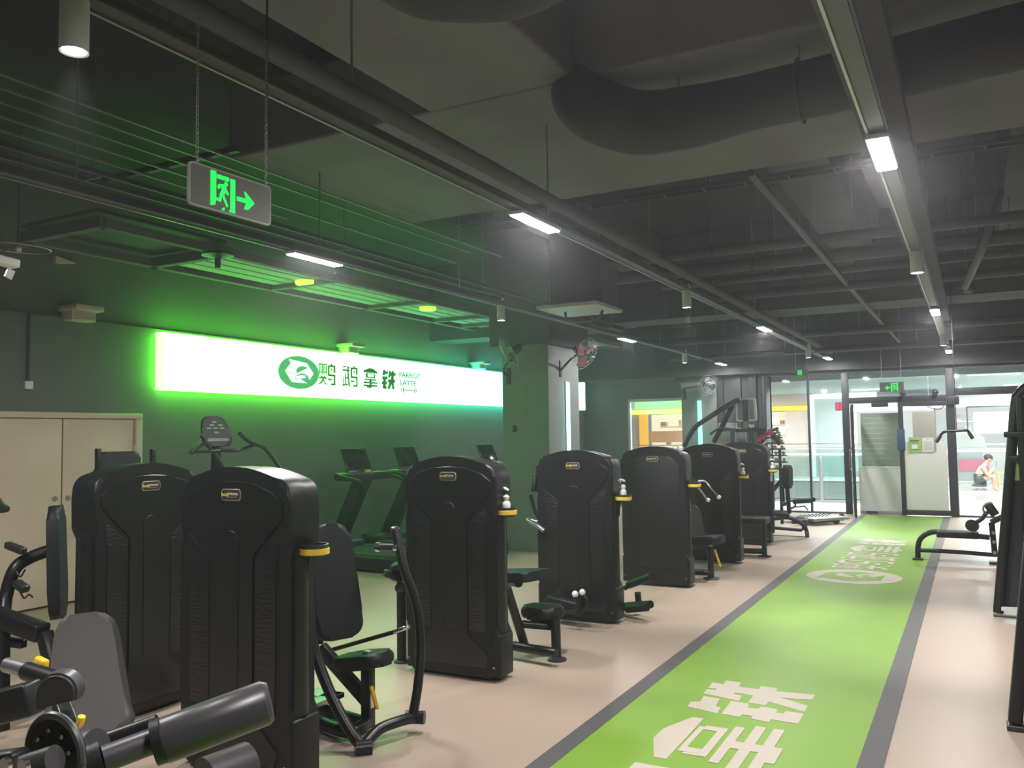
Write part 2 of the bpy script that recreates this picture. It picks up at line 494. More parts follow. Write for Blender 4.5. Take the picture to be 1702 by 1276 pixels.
G_WU = [R_(3, 92, 24, 99), R_(0, 74, 48, 83), P_(31, 100, 40, 100, 44, 40, 49, 8, 49, 0, 40, 0, 34, 40), R_(17, 10, 24, 64), R_(24, 38, 33, 46), R_(4, 10, 10, 46), P_(0, 0, 36, 6, 36, 14, 0, 9), R_(40, 88, 48, 95)] + bird(54)
def glyph(name, G, parent, M, t, m, world=True):
    b = B()
    for k, P in enumerate(G): b.prism(P, M @ Matrix.Translation((0, 0, 0.0)), t + 0.00012 * k)
    return b.build(name, m, parent, smooth=False, world=world)
def logo(parent, M, t, mc, mp, world=True):
    # unit circle, then the parrot shapes inside it
    B().prism([(math.cos(2 * PI * k / 48), math.sin(2 * PI * k / 48)) for k in range(48)], M, t).build('logo_disc', mc, parent, smooth=False, world=world)
    def q(*p): return [((p[i] - 605) / 345, (625 - p[i + 1]) / 455) for i in range(0, len(p), 2)]
    M2 = M @ Matrix.Translation((0, 0, t))
    b = B()
    b.prism(q(430, 280, 480, 292, 735, 352, 850, 630, 780, 805, 750, 690, 690, 640, 640, 640, 560, 700, 375, 595, 465, 390), M2, t * 0.5)
    b.prism(q(372, 612, 560, 715, 640, 780, 620, 800, 735, 905, 480, 895), M2, t * 0.5)
    b.prism(q(590, 735, 625, 690, 700, 700, 715, 760, 660, 775), M2, t * 0.5)
    b.build('logo_parrot', mp, parent, smooth=False, world=world)
    M3 = M2 @ Matrix.Translation((0, 0, t * 0.5))
    b = B()
    b.prism(q(560, 655, 548, 560, 590, 470, 650, 438, 710, 450, 755, 478), M3, t * 0.4)
    b.prism(q(535, 715, 545, 710, 552, 790, 585, 850, 575, 862, 540, 800), M3, t * 0.4)
    b.build('logo_wing', mc, parent, smooth=False, world=world)
def lane_block(y0, glyphs, label_text, with_logo=True):
    g = tag(thing('lane_lettering', label_text, 'floor graphic', (-1.25, y0, 0.006)))
    for k, G in glyphs:
        M = Matrix.Translation((-0.93, y0 + 0.79 * k, 0.006)) @ Matrix(((0, -0.65, 0, 0), (0.68, 0, 0, 0), (0, 0, 1, 0), (0, 0, 0, 1)))
        glyph('character', G, g, M, 0.002, 'lane_print')
    if with_logo:
        M = Matrix.Translation((-1.255, y0 - 0.60, 0.006)) @ Matrix(((0, -0.5, 0, 0), (0.5, 0, 0, 0), (0, 0, 1, 0), (0, 0, 0, 1)))
        logo(g, M, 0.002, 'lane_print', 'lane_green')
lane_block(2.635, [(0, G_YING), (1, G_WU), (2, G_NA), (3, G_TIE)], 'large pale painted characters on the near end of the green lane')
lane_block(10.94, [(0, G_YING), (1, G_WU), (2, G_NA), (3, G_TIE)], 'pale parrot disc and four painted characters at the far end of the green lane')

# --------------------------------------------------------------- columns
def column(name, x0, x1, y0, y1, ztop):
    b = B().box((x0, y0, 0), (x1, y1, ztop)); o = struct(name, b, 'column_paint'); return o
ca = column('column_1', -6.00, -5.26, 10.85, 11.9, 2.93)
b = B().box((-6.12, 10.7, 2.93), (-5.16, 12.05, ZC)); struct('beam_4', b, 'wall_dark')
cb = column('column_2', -5.60, -4.83, 18.2, 18.88, 2.76)
B().box((-5.70, 18.15, 2.76), (-4.75, 18.89, ZC)).build('column_head', 'wall_dark', cb, smooth=False)
def led_strip(x, y, z0, z1, m, label, front=False):
    t = thing('led_strip', label, 'light', (x, y, z0))
    def bx(a, b_): return B().box((x - b_, y - a[1], a[2]), (x + b_, y - a[0], a[3])) if front else B().box((x + a[0], y - b_, a[2]), (x + a[1], y + b_, a[3]))
    bx((0, 0.015, z0, z1), 0.045).build('channel', 'white_plastic', t, world=True)
    bx((0.015, 0.04, z0 + 0.01, z1 - 0.01), 0.035).build('diffuser', m, t, world=True)
led_strip(-5.26, 11.45, 0.35, 2.42, 'cyan_glow', 'cyan vertical LED strip on the near column with two fans')
led_strip(-5.20, 18.2, 0.5, 2.34, 'teal_glow', 'teal vertical LED strip on the far column beside the far window', True)

# --------------------------------------------------------------- light box sign
sg = thing('light_box_sign', 'long white and green glowing light box sign on the left wall', 'sign', (-8.2, 12.8, 2.53))
SY0, SY1, SZ0, SZ1 = 6.64, 18.6, 2.215, 2.875
B().box((-8.20, SY0, SZ0), (-8.07, SY1, SZ1)).build('housing', 'sign_rim', sg, world=True, smooth=False)
B().box((-8.07, SY0 + 0.01, SZ0 + 0.005), (-8.05, SY1 - 0.01, SZ1 - 0.005)).build('face', 'sign_face', sg, world=True, smooth=False)
sgf = -8.049
M = frame_M((sgf, 10.04, 2.55), (0, 1, 0), (0, 0, 1)) @ Matrix.Diagonal((0.245, 0.245, 1, 1))
M = frame_M((sgf, (-8.050, 8.840, 2.538)[1], (-8.050, 8.840, 2.538)[2]), (0, 1, 0), (0, 0, 1)) @ Matrix.Diagonal((0.40, 0.225, 1, 1))
def logo_sign():
    logo(sg, M, 0.003, 'sign_circle', 'sign_face')
logo_sign()
SP = [(-8.050, 9.241, 2.316), (-8.050, 9.588, 2.677), (-8.050, 9.747, 2.319), (-8.050, 10.093, 2.674), (-8.050, 10.234, 2.320), (-8.050, 10.576, 2.658), (-8.050, 10.695, 2.310), (-8.050, 11.043, 2.677)]
for G, a, c in ((G_YING, 0, 1), (G_WU, 2, 3), (G_NA, 4, 5), (G_TIE, 6, 7)):
    y0, z0 = SP[a][1], SP[a][2]; y1 = SP[c][1]
    M = frame_M((sgf, y0, 2.395), (0, 1, 0), (0, 0, 1)) @ Matrix.Diagonal((y1 - y0, 0.30, 1, 1))
    glyph('character', G, sg, M, 0.003, 'sign_ink')
def sign_text(t, px, w, z, size):
    M = frame_M((sgf, px, z), (0, 1, 0), (0, 0, 1)) @ Matrix.Diagonal((w, 1, 1, 1))
    text_mesh('lettering', t, size, 'sign_ink', sg, MW[sg.name].inverted() @ M, 0.003, 0.0015)
TC = (-8.050, 11.438, 2.602)
sign_text('PARROT', TC[1], 1.35, 2.635, 0.118); sign_text('LATTE', TC[1] - 0.05, 1.35, 2.51, 0.118)
M = frame_M((sgf, TC[1] - 0.02, 2.40), (0, 1, 0), (0, 0, 1))
b = B(); b.prism([(-0.16, -0.008), (0.16, -0.008), (0.16, 0.008), (-0.16, 0.008)], M, 0.003)
for s in (-1, 1):
    b.prism([(s * 0.16 - 0.012, -0.045), (s * 0.16 + 0.012, -0.045), (s * 0.16 + 0.012, 0.045), (s * 0.16 - 0.012, 0.045)], M, 0.003)
    b.prism([(s * 0.205 - 0.012, -0.028), (s * 0.205 + 0.012, -0.028), (s * 0.205 + 0.012, 0.028), (s * 0.205 - 0.012, 0.028)], M, 0.003)
b.build('barbell_icon', 'sign_ink', sg, world=True, smooth=False)

# --------------------------------------------------------------- double door on the left wall
dr = thing('door_1', None, None, (-8.2, 5.6, 0)); dr['kind'] = 'structure'
for y0, y1, z0, z1 in ((6.34, 6.42, 0, 1.88), (4.60, 4.68, 0, 1.88), (4.60, 6.42, 1.88, 1.94)):
    B().box((-8.22, y0, z0), (-8.12, y1, z1), bev=0.008).build('door_frame', 'door_cream', dr, world=True)
for y0, y1 in ((4.69, 5.49), (5.505, 6.33)):
    lf = B().box((-8.21, y0, 0.02), (-8.16, y1, 1.875), bev=0.006).build('door_leaf', 'door_cream', dr, world=True)
    B().cyl((-8.16, 5.50 + (0.06 if y0 > 5.5 else -0.08), 1.07), (-8.145, 5.50 + (0.06 if y0 > 5.5 else -0.08), 1.07), 0.025).build('lock', 'steel', lf, world=True)
for z0, z1 in ((0.3, 0.4), (1.5, 1.6)):
    B().cyl((-8.15, 6.337, z0), (-8.15, 6.337, z1), 0.012, 8).build('hinge', 'door_cream', dr, world=True)
# wall box with conduit
t = thing('wall_switch_box', 'small white switch box below a grey conduit on the left wall', 'switch', (-8.2, 4.95, 2.15))
p = (-8.200, 5.145, 2.203)
B().box((-8.22, p[1] - 0.04, p[2] - 0.04), (-8.17, p[1] + 0.04, p[2] + 0.04), bev=0.006).build('box', 'white_plastic', t, world=True)
B().box((-8.22, p[1] - 0.012, p[2] + 0.04), (-8.19, p[1] + 0.012, 2.92)).build('conduit', 'wall_dark', t, world=True)
p = (-8.200, 15.327, 1.786)
t = thing('wall_thermostat', 'tiny dark oval device on the green column face', 'switch', (-5.9, 10.84, 1.6))
p = (-5.805, 10.850, 1.741); B().box((p[0] - 0.03, 10.82, p[2] - 0.045), (p[0] + 0.03, 10.85, p[2] + 0.045), bev=0.01).build('box', 'frame_dark', t, world=True)
# vents above the sign
def wall_vent(y, s, label, z=2.97):
    t = thing('wall_vent', label, 'vent', (-8.3, y, z), group='vents above the light box')
    B().box((-8.30, y - 0.20 * s, z + 0.02), (-7.98, y + 0.20 * s, z + 0.10 * s), bev=0.01).build('hood', 'white_box', t, world=True)
    B().box((-8.28, y - 0.17 * s, z - 0.10 * s), (-8.08, y + 0.17 * s, z + 0.02), bev=0.008).build('body', 'white_box', t, world=True)
    for k in range(3):
        B().box((-8.08, y - 0.15 * s, z - 0.085 * s + 0.035 * k * s), (-8.065, y + 0.15 * s, z - 0.075 * s + 0.035 * k * s)).build('slat', 'grey_panel', t, world=True)
wall_vent(5.66, 0.8, 'pinkish white vent hood on the left wall above the double door')
wall_vent(10.05, 0.75, 'small white vent hood above the middle of the light box')
wall_vent(13.85, 0.7, 'small white vent hood above the far part of the light box near the column')

# --------------------------------------------------------------- ceiling structure
b = B().box((-3.06, -2.6, 3.76), (-2.02, 4.6, 4.3), bev=0.02); struct('beam_1', b, 'duct_cloth')
b = B().box((-4.9, 4.6, 3.76), (3.2, 6.95, 4.3), bev=0.02); struct('beam_2', b, 'duct_cloth')
b = B().box((-4.9, 12.3, 3.35), (3.2, 13.1, ZC)); struct('beam_3', b, 'beam_paint')
b = B().box((-8.3, 12.4, 3.3), (-4.9, 13.0, ZC)); struct('beam_5', b, 'wall_dark')
b = B().box((-8.3, 18.0, 2.86), (3.2, 18.25, ZC)); struct('wall_over_glazing', b, 'wall_dark')
b = B().box((-1.5, 6.95, 3.95), (-1.0, 12.3, ZC)); struct('beam_6', b, 'beam_paint')
b = B().box((0.35, 6.95, 3.95), (1.0, 12.3, ZC)); struct('beam_7', b, 'beam_paint')
b = B().box((-4.35, 6.95, 3.95), (-4.0, 12.3, ZC)); struct('beam_8', b, 'beam_paint')
# thick dark flexible duct with an elbow
t = thing('flexible_duct', 'thick dark insulated air duct bending across the ceiling', 'duct', (-1.2, 4.6, 3.2))
B().tube([(-2.081, 5.029, 3.980), (-2.054, 4.737, 3.750), (-1.926, 4.645, 3.580), (-1.702, 4.803, 3.500), (-1.390, 4.874, 3.500), (-1.030, 4.832, 3.500), (-0.542, 4.784, 3.500), (0.284, 4.665, 3.500), (0.751, 4.667, 3.500)], [0.15, 0.17, 0.185, 0.19, 0.18, 0.155, 0.155, 0.155, 0.155], n=24).build('duct', 'duct_dark', t, world=True)
for q in ((-1.467, 4.885, 3.500), (-0.763, 4.811, 3.500)):
    B().ring(q, 0.175, 0.008, axis=(1, 0, 0)).build('strap', 'track', t, world=True)
    B().cyl((q[0], q[1], 3.68), (q[0], q[1], ZC), 0.005, 6).build('hanger_rod', 'rod', t, world=True)
# second dark duct at the top of the picture
t = thing('flexible_duct', 'dark duct end crossing the very top of the picture near the cloth covered beam', 'duct', (-2.0, 2.9, 3.3))
B().tube([(-2.076, 2.795, 3.600), (-2.049, 3.019, 3.600), (-1.888, 3.159, 3.600), (-1.683, 3.230, 3.600), (-1.445, 3.157, 3.600)], 0.13, n=16).build('duct', 'duct_dark', t, world=True)
# pipes crossing in X
def xpipe(y, z, r, x0, x1, label, hang=()):
    t = thing('ceiling_pipe', label, 'pipe', ((x0 + x1) / 2, y, z))
    B().cyl((x0, y, z), (x1, y, z), r, 12).build('pipe', 'pipe', t, world=True)
    for hx in hang:
        B().cyl((hx, y, z), (hx, y, ZC), 0.006, 6).build('hanger_rod', 'rod', t, world=True)
        B().ring((hx, y, z), r + 0.008, 0.008, axis=(1, 0, 0), n=14, m=6).build('clamp', 'pipe', t, world=True)
xpipe(8.3, 3.42, 0.05, -3.3, 3.1, 'grey pipe crossing the ceiling, nearest of the thick cross pipes', (-2.2, -0.9, 0.8))
xpipe(9.15, 3.42, 0.07, -3.6, 3.1, 'grey pipe crossing the ceiling, second of the thick cross pipes', (-2.0, 0.1))
xpipe(9.75, 3.38, 0.045, -3.2, 3.1, 'thin grey pipe crossing behind the two thick cross pipes', (-1.6, 0.4))
xpipe(10.4, 3.3, 0.055, -2.8, 1.0, 'grey pipe crossing over the middle of the lane, third thick pipe', (-2.0, 0.0))
xpipe(14.2, 3.2, 0.06, -5.2, 3.0, 'grey pipe crossing near the far end of the room', (-3.4, -1.5, 1.2))
xpipe(16.2, 3.1, 0.05, -5.2, 3.0, 'grey pipe crossing just before the glazed shopfront', (-3.0, -0.8, 1.5))
# cable trays
def xtray(y, z, x0, x1, label):
    t = thing('cable_tray', label, 'cable tray', ((x0 + x1) / 2, y, z))
    for dy in (-0.06, 0.06):
        B().box((x0, y + dy - 0.008, z), (x1, y + dy + 0.008, z + 0.035)).build('side_rail', 'pipe', t, world=True)
    n = int((x1 - x0) / 0.35)
    for k in range(n + 1):
        B().box((x0 + 0.35 * k, y - 0.06, z), (x0 + 0.35 * k + 0.02, y + 0.06, z + 0.01)).build('rung', 'pipe', t, world=True)
    for x in (x0 + 0.4, (x0 + x1) / 2, x1 - 0.4):
        B().cyl((x, y, z), (x, y, z + 0.7), 0.006, 6).build('hanger_rod', 'rod', t, world=True)
xtray(7.1, 3.70, -4.4, 3.0, 'thin cable tray crossing under the cloth covered beam')
xtray(11.4, 3.1, -4.1, -2.6, 'short cable tray left of the second long track')
# longitudinal sprinkler pipe
t = thing('sprinkler_pipe', 'thin pipe running along the lane beneath the ceiling', 'pipe', (-1.25, 11.8, 3.3))
B().tube([(-1.24, 5.7, 3.36), (-1.20, 12, 3.30), (-1.10, 17.4, 3.22)], 0.028, n=10, smooth=False).build('pipe', 'pipe', t, world=True)
for y in (8.0, 11.0, 14.5):
    B().cyl((-1.22, y, 3.3), (-1.22, y, 3.9), 0.006, 6).build('hanger_rod', 'rod', t, world=True)
t = thing('sprinkler_pipe', 'thin bent pipe with a valve over the right of the lane', 'pipe', (0.2, 10.6, 3.2))
B().tube([(0.3, 8.65, 3.75), (0.15, 8.75, 3.3), (-0.02, 10.3, 3.15)], 0.035, n=10).build('pipe', 'pipe', t, world=True)
B().cyl((-0.05, 10.3, 3.15), (0.02, 10.45, 3.15), 0.05, 12).build('valve', 'pipe', t, world=True)
# light tracks (three)
def track(x, y0, y1, label):
    t = thing('light_track', label, 'light track', (x, (y0 + y1) / 2, 3.1))
    B().box((x - 0.035, y0, 3.075), (x + 0.035, y1, 3.12)).build('channel', 'track', t, world=True)
    B().box((x - 0.052, y0, 3.066), (x - 0.040, y1, 3.082)).build('lip', 'steel', t, world=True)
    B().box((x + 0.040, y0, 3.066), (x + 0.052, y1, 3.082)).build('lip', 'pipe', t, world=True)
    y = y0 + 0.8
    while y < y1:
        B().cyl((x, y, 3.12), (x, y, ZC), 0.006, 6).build('hanger_rod', 'rod', t, world=True)
        y += 2.1
track(-2.50, 0.2, 17.9, 'middle light track running the length of the gym')
track(-4.52, 0.2, 17.9, 'left light track running along the room nearest the light box')
track(-0.35, 1.2, 17.9, 'right light track running above the green lane')
t = thing('cable_duct', 'round grey conduit running just above the middle light track', 'duct', (-2.62, 9, 3.2))
B().cyl((-2.41, 0.2, 3.185), (-2.41, 17.9, 3.185), 0.045, 12).build('duct', 'beam_paint', t, world=True)
t = thing('cable_duct', 'wide grey cable duct running above the right light track', 'duct', (-0.2, 9, 3.2))
B().box((-0.47, 1.2, 3.24), (-0.24, 17.9, 3.34)).build('duct', 'beam_paint', t, world=True)
def area(name, loc, sx, sy, power, col=(1, 0.97, 0.95), rot=(0, 0, 0), spread=None, parent=None):
    l = bpy.data.lights.new(name, 'AREA'); l.shape = 'RECTANGLE'; l.size = sx; l.size_y = sy; l.energy = power; l.color = col
    if spread: l.spread = spread
    o = bpy.data.objects.new(name, l); C.objects.link(o); o.location = loc; o.rotation_euler = rot
    return o
def rect_lamp(x, y, label, power=None):
    t = thing('track_floodlight', label, 'lamp', (x, y, 3.06), group='rectangular track lamps')
    B().box((x - 0.055, y - 0.29, 3.043), (x + 0.055, y + 0.29, 3.066), bev=0.004).build('housing', 'lamp_white', t, world=True)
    B().box((x - 0.045, y - 0.275, 3.036), (x + 0.045, y + 0.275, 3.043)).build('diffuser', 'lamp_glow', t, world=True)
    area('lamp_light', (x, y, 3.03), 0.09, 0.53, power or LAMP_RECT)
def cyl_lamp(x, y, label, power=None, L=0.22, r=0.045):
    t = thing('track_spotlight', label, 'lamp', (x, y, 2.9), group='cylinder spotlights')
    B().lathe([(r * 0.8, 2.905), (r, 2.9), (r, 2.9 + L), (0, 2.9 + L)], c=(x, y, 0)).build('cylinder', 'lamp_white', t, world=True)
    B().lathe([(0, 2.903), (r * 0.82, 2.903), (r * 0.82, 2.908), (0, 2.908)], c=(x, y, 0)).build('lens', 'spot_glow', t, world=True)
    if L < 0.3: B().tube([(x, y, 2.9 + L), (x + 0.025, y, 2.9 + L + 0.02), (x, y, 3.08)], 0.009, n=8).build('bracket', 'lamp_white', t, world=True)
    l = bpy.data.lights.new('lamp_light', 'SPOT'); l.energy = power or LAMP_SPOT; l.spot_size = math.radians(64); l.spot_blend = 0.7; l.shadow_soft_size = 0.04
    l.color = (1, 0.96, 0.93)
    o = bpy.data.objects.new('lamp_light', l); C.objects.link(o); o.location = (x, y, 2.895)
cyl_lamp(-2.53, 1.72, 'large near cylinder spotlight at the top left corner', LAMP_SPOT * 0.5, L=0.45)
rect_lamp(-2.51, 5.03, 'bright rectangular lamp on the middle track right of the exit sign')
cyl_lamp(-2.50, 8.39, 'white cylinder spotlight hanging from the middle track')
rect_lamp(-2.47, 11.9, 'second rectangular lamp along the middle track')
cyl_lamp(-2.45, 15.3, 'small cylinder spotlight near the far end of the middle track')
rect_lamp(-2.43, 17.4, 'last rectangular lamp on the middle track before the glass', LAMP_RECT * 0.6)
rect_lamp(-4.52, 5.15, 'bright rectangular lamp above the light box sign')
cyl_lamp(-4.53, 8.18, 'cylinder spotlight on the left track beside the column fan', LAMP_SPOT * 0.5)
rect_lamp(-4.52, 12.05, 'rectangular lamp on the left track right of the column', LAMP_RECT * 0.5)
cyl_lamp(-4.52, 14.95, 'small cylinder spotlight above the window in the far wall', LAMP_SPOT * 0.5)
rect_lamp(-4.50, 17.4, 'last rectangular lamp on the left track near the far column', LAMP_RECT * 0.6)
rect_lamp(-0.355, 4.70, 'very bright rectangular lamp above the lane at upper right')
cyl_lamp(-0.35, 7.6, 'larger cylinder spotlight on the right track', L=0.20, r=0.053)
rect_lamp(-0.35, 11.4, 'second rectangular lamp along the right track')
cyl_lamp(-0.35, 14.4, 'small cylinder spotlight near the far end of the right track')
rect_lamp(-0.34, 17.3, 'last rectangular lamp on the right track before the glass', LAMP_RECT * 0.6)
rect_lamp(-4.53, 1.6, 'added rectangular lamp at the near end of the left track, outside the picture')  # this lamp and the next are added, unseen by the camera
rect_lamp(-0.35, 1.3, 'added rectangular lamp at the near end of the right track, outside the picture')
# slatted metal ceiling over the treadmills
t = thing('slatted_ceiling', 'green lit slatted metal ceiling bays above the light box', 'ceiling grille', (-6.9, 8.8, 3.45))
X0, X1 = -7.30, -6.45
for y in (4.6, 5.95, 7.6, 9.45, 11.1, 11.9, 13.4, 15.0, 16.5):
    B().box((X0 - 0.12, y - 0.04, 3.42), (X1 + 0.12, y + 0.04, 3.52)).build('joist', 'joist', t, world=True)
for x in (X0 - 0.12, X1 + 0.06):
    B().box((x, 4.6, 3.42), (x + 0.08, 16.5, 3.50)).build('edge_rail', 'joist', t, world=True)
for y0, y1 in ((5.99, 7.56), (7.64, 9.41), (9.49, 11.06), (11.14, 11.86), (11.94, 13.36), (13.44, 14.96), (15.04, 16.46)):
    for k in range(4):
        x = X0 + 0.03 + k * 0.212
        B().box((x, y0, 3.47), (x + 0.175, y1, 3.485)).build('slat', 'slat_green', t, world=True)
B().box((X0 - 0.1, 4.55, 3.55), (X1 + 0.1, 5.95, 3.58)).build('backing', 'wall_dark', t, world=True)
for (px, py) in ((508, 471), (711, 514)):
    p = {508: (-6.776, 7.550, 3.440), 711: (-6.732, 10.018, 3.440)}[px]
    t = thing('ceiling_downlight', 'small lime glowing round light in the slatted ceiling, %s' % ('nearer of the two' if px == 508 else 'farther of the two'), 'lamp', p)
    B().lathe([(0, 3.425), (0.11, 3.425), (0.12, 3.44), (0.12, 3.47), (0, 3.47)], c=(p[0], p[1], 0)).build('disc', 'ceiling_led', t, world=True)
# parallel wires / tray at the upper left
RX = [(-4.734, 2.774, 3.700), (-4.922, 2.886, 3.700), (-5.134, 3.013, 3.700), (-5.365, 3.150, 3.700), (-5.606, 3.294, 3.700), (-5.882, 3.458, 3.700)]
for k, q in enumerate(RX):
    nm = ('first', 'second', 'third', 'fourth', 'fifth', 'sixth')[k]
    tag(B().box((q[0] - 0.008, 0.4, 3.7), (q[0] + 0.008, (8.6, 8.2, 5.0, 8.6, 6.0, 4.6)[k], 3.715)).build('ceiling_rail', 'rod', None), nm + ' from the top of the six thin parallel rails at upper left', 'rail', 'parallel ceiling rails')
for yy in (1.2, 4.4): tag(B().box((-6.1, yy, 3.715), (-4.6, yy + 0.04, 3.76)).build('ceiling_crossbar', 'pipe', None), 'dark crossbar above the thin rails at upper left, %s' % ('nearer' if yy < 2 else 'farther'), 'bar')
t = thing('cable_tray', 'long cable tray along the left edge above the fire exit sign', 'cable tray', (-4.9, 6, 3.35))
for x in (-5.05, -4.85):
    B().box((x, 0.6, 3.33), (x + 0.025, 12.2, 3.36)).build('side_rail', 'pipe', t, world=True)
for yy in (1.0, 3.5, 6.0, 8.5, 11.0):
    B().box((-5.05, yy, 3.33), (-4.83, yy + 0.02, 3.345)).build('rung', 'pipe', t, world=True)
    B().cyl((-4.94, yy + 0.01, 3.34), (-4.94, yy + 0.01, ZC), 0.005, 6).build('hanger_rod', 'rod', t, world=True)
# horn shaped speaker on the slatted ceiling
p = (-6.318, 5.813, 3.400)
t = thing('ceiling_speaker', 'dark horn speaker hanging from the slatted ceiling', 'speaker', p)
B().lathe([(0.02, 0.06), (0.05, 0.04), (0.14, 0.02), (0.15, 0.0), (0.10, -0.01), (0.03, -0.03), (0.025, -0.12), (0, -0.12)], c=p).build('horn', 'frame_dark', t, world=True)
# hanging box duct with a pale plate (ends above S4)
t = thing('vertical_air_duct', 'dark square duct dropping from the ceiling with a pale plate beneath', 'duct', (-3.6, 8.5, 3.0))
B().box((-4.02, 8.38, 3.02), (-3.42, 8.85, 3.9)).build('duct', 'duct_dark', t, world=True)
B().box((-4.08, 8.15, 2.985), (-3.38, 8.9, 3.02)).build('plate', 'grey_panel', t, world=True)
B().tube([(-3.9, 8.5, 2.985), (-3.85, 8.5, 2.88), (-3.55, 8.55, 2.88), (-3.5, 8.6, 2.985)], 0.015, n=8).build('handle', 'pipe', t, world=True)
# CCTV camera top left
p = (-3.400, 2.039, 2.349)
# ================================================================ HUNG THINGS
t = thing('security_camera', 'white box security camera at the left edge of the picture', 'camera', (-3.400, 2.029, 2.347))
b = B(); b.bar((-3.400, 1.938, 2.368), (-3.400, 2.078, 2.356), 0.055, 0.035, bev=0.008); b.build('housing', 'white_plastic', t, world=True)
B().bar((-3.400, 2.056, 2.332), (-3.400, 2.042, 2.296), 0.008, 0.03).build('lens_hood', 'white_plastic', t, world=True)
B().bar((-3.400, 1.990, 2.341), (-3.400, 1.978, 2.266), 0.02, 0.02).build('bracket', 'white_plastic', t, world=True)
p = Vector((-6.000, 3.673, 3.034))
t = thing('ceiling_fan_guard', 'thin flat wire ring hanging near the dark ceiling at the left edge', 'ring', p)
B().ring(p, 0.21, 0.006, axis=(0.05, 0, 1)).build('ring', 'steel', t, world=True)
B().tube([p + Vector((-0.2, 0, 0)), p + Vector((0.2, 0, 0))], 0.004, n=6).build('spoke', 'steel', t, world=True)
B().cyl(p + Vector((0, 0, -0.03)), p + Vector((0, 0, 0.05)), 0.022, 10).build('hub', 'steel', t, world=True)
B().cyl(p + Vector((0, 0, 0.05)), p + Vector((0, 0, 0.9)), 0.006, 6).build('hanger_rod', 'pipe', t, world=True)
p = (-8.150, 5.547, 3.517)
t = thing('wall_vent', 'tiny pale wedge bracket high on the dark left wall', 'bracket', p)
B().prism([(-0.1, -0.04), (0.13, 0), (-0.1, 0.04)], frame_M((-8.30, p[1], p[2]), (0, 1, 0), (0, 0, 1)), 0.05).build('bracket', 'white_box', t, world=True)

def exit_icon(b, M, arrow=True, flip=1):
    # running figure between door posts, and an arrow; M maps a panel of width 1 (u) height 0.42 (v), origin bottom left
    def pr(*p): b.prism([(p[i] * flip, p[i + 1]) for i in range(0, len(p), 2)], M, 0.003)
    pr(0.235, 0.02, 0.29, 0.035, 0.30, 0.09, 0.30, 0.40, 0.235, 0.40)
    pr(0.31, 0.33, 0.455, 0.33, 0.455, 0.375, 0.31, 0.375)
    pr(0.47, 0.0, 0.53, 0.0, 0.53, 0.37, 0.47, 0.37); pr(0.45, 0.0, 0.47, 0.0, 0.47, 0.03)
    pr(*sum([[0.418 + 0.023 * math.cos(a), 0.295 + 0.028 * math.sin(a)] for a in [k * PI / 5 for k in range(10)]], []))
    pr(0.335, 0.275, 0.40, 0.285, 0.425, 0.24, 0.455, 0.19, 0.44, 0.175, 0.41, 0.20, 0.395, 0.17, 0.445, 0.06, 0.43, 0.04, 0.37, 0.15, 0.36, 0.085, 0.295, 0.09, 0.295, 0.12, 0.335, 0.12, 0.345, 0.17, 0.37, 0.23, 0.345, 0.245, 0.34, 0.22, 0.32, 0.22, 0.315, 0.25)
    pr(0.36, 0.0, 0.40, 0.0, 0.405, 0.035, 0.385, 0.03)
    if arrow:
        pr(0.55, 0.15, 0.665, 0.15, 0.64, 0.08, 0.69, 0.08, 0.775, 0.175, 0.66, 0.275, 0.64, 0.275, 0.665, 0.20, 0.55, 0.20)
ed = Vector((0.10, 1.0, 0)).normalized()
EX = 0.38
def exit_sign():
    # two corners measured at its own distance
    a = Vector((-2.350, 2.033, 2.448)); d = None
    t = thing('exit_sign', 'large hanging green running man exit sign on two chains', 'exit sign', a)
    c0 = a; best = None
    for k in range(1, 400):
        ang = math.radians(20 + k * 0.4); c1 = a + Vector((math.cos(ang), math.sin(ang), 0)) * EX
        q = co.matrix_world.inverted() @ c1
        px = 851 + 1420.7 * q.x / -q.z
        if best is None or abs(px - 450) < best[0]: best = (abs(px - 450), ang)
    u = Vector((math.cos(best[1]), math.sin(best[1]), 0)); up = Vector((0, 0, 1))
    H = 0.152
    M = frame_M(a, u, up)
    def rr(w0, h0, w1, h1, r=0.008):
        pts = []
        for cx, cy, a0 in ((w1 - r, h0 + r, -90), (w1 - r, h1 - r, 0), (w0 + r, h1 - r, 90), (w0 + r, h0 + r, 180)):
            for k in range(5):
                an = math.radians(a0 + 22.5 * k); pts.append((cx + r * math.cos(an), cy + r * math.sin(an)))
        return pts
    B().prism(rr(0, 0, EX, H, 0.014), M @ Matrix.Translation((0, 0, -0.012)), 0.012).build('frame', 'exit_rim', t, world=True)
    B().prism(rr(0.006, 0.006, EX - 0.006, H - 0.006, 0.01), M, 0.002).build('face', 'exit_face', t, world=True)
    b = B(); exit_icon(b, M @ Matrix.Translation((0.0, 0.008, 0.002)) @ Matrix.Diagonal((EX, 0.335, 0.5, 1))); b.build('pictogram', 'exit_green', t, world=True, smooth=False)
    for fx in (0.085, 0.93):
        p = a + u * (fx * EX) + up * H
        b = B(); z = 0
        n = 34
        for k in range(n):
            c = p + up * (0.012 + 0.0165 * k)
            ax = u if k % 2 else u.cross(up)
            b.tube([c + up * 0.011 * math.cos(j * PI / 4) + ax * 0.0048 * math.sin(j * PI / 4) for j in range(9)], 0.0016, n=5, smooth=False, cap=False)
        ch = b.build('chain', 'steel', t, world=True)
    p = a + u * (0.93 * EX) + up * (H + 0.12)
    B().tube([p + Vector((-0.008, 0.012, 0)), p + up * 0.42 + Vector((-0.008, 0.012, 0)), p + up * 2.0 + Vector((-0.008, 0.012, 0))], 0.0045, n=8).build('cable', 'frame_dark', t, world=True)
exit_sign()
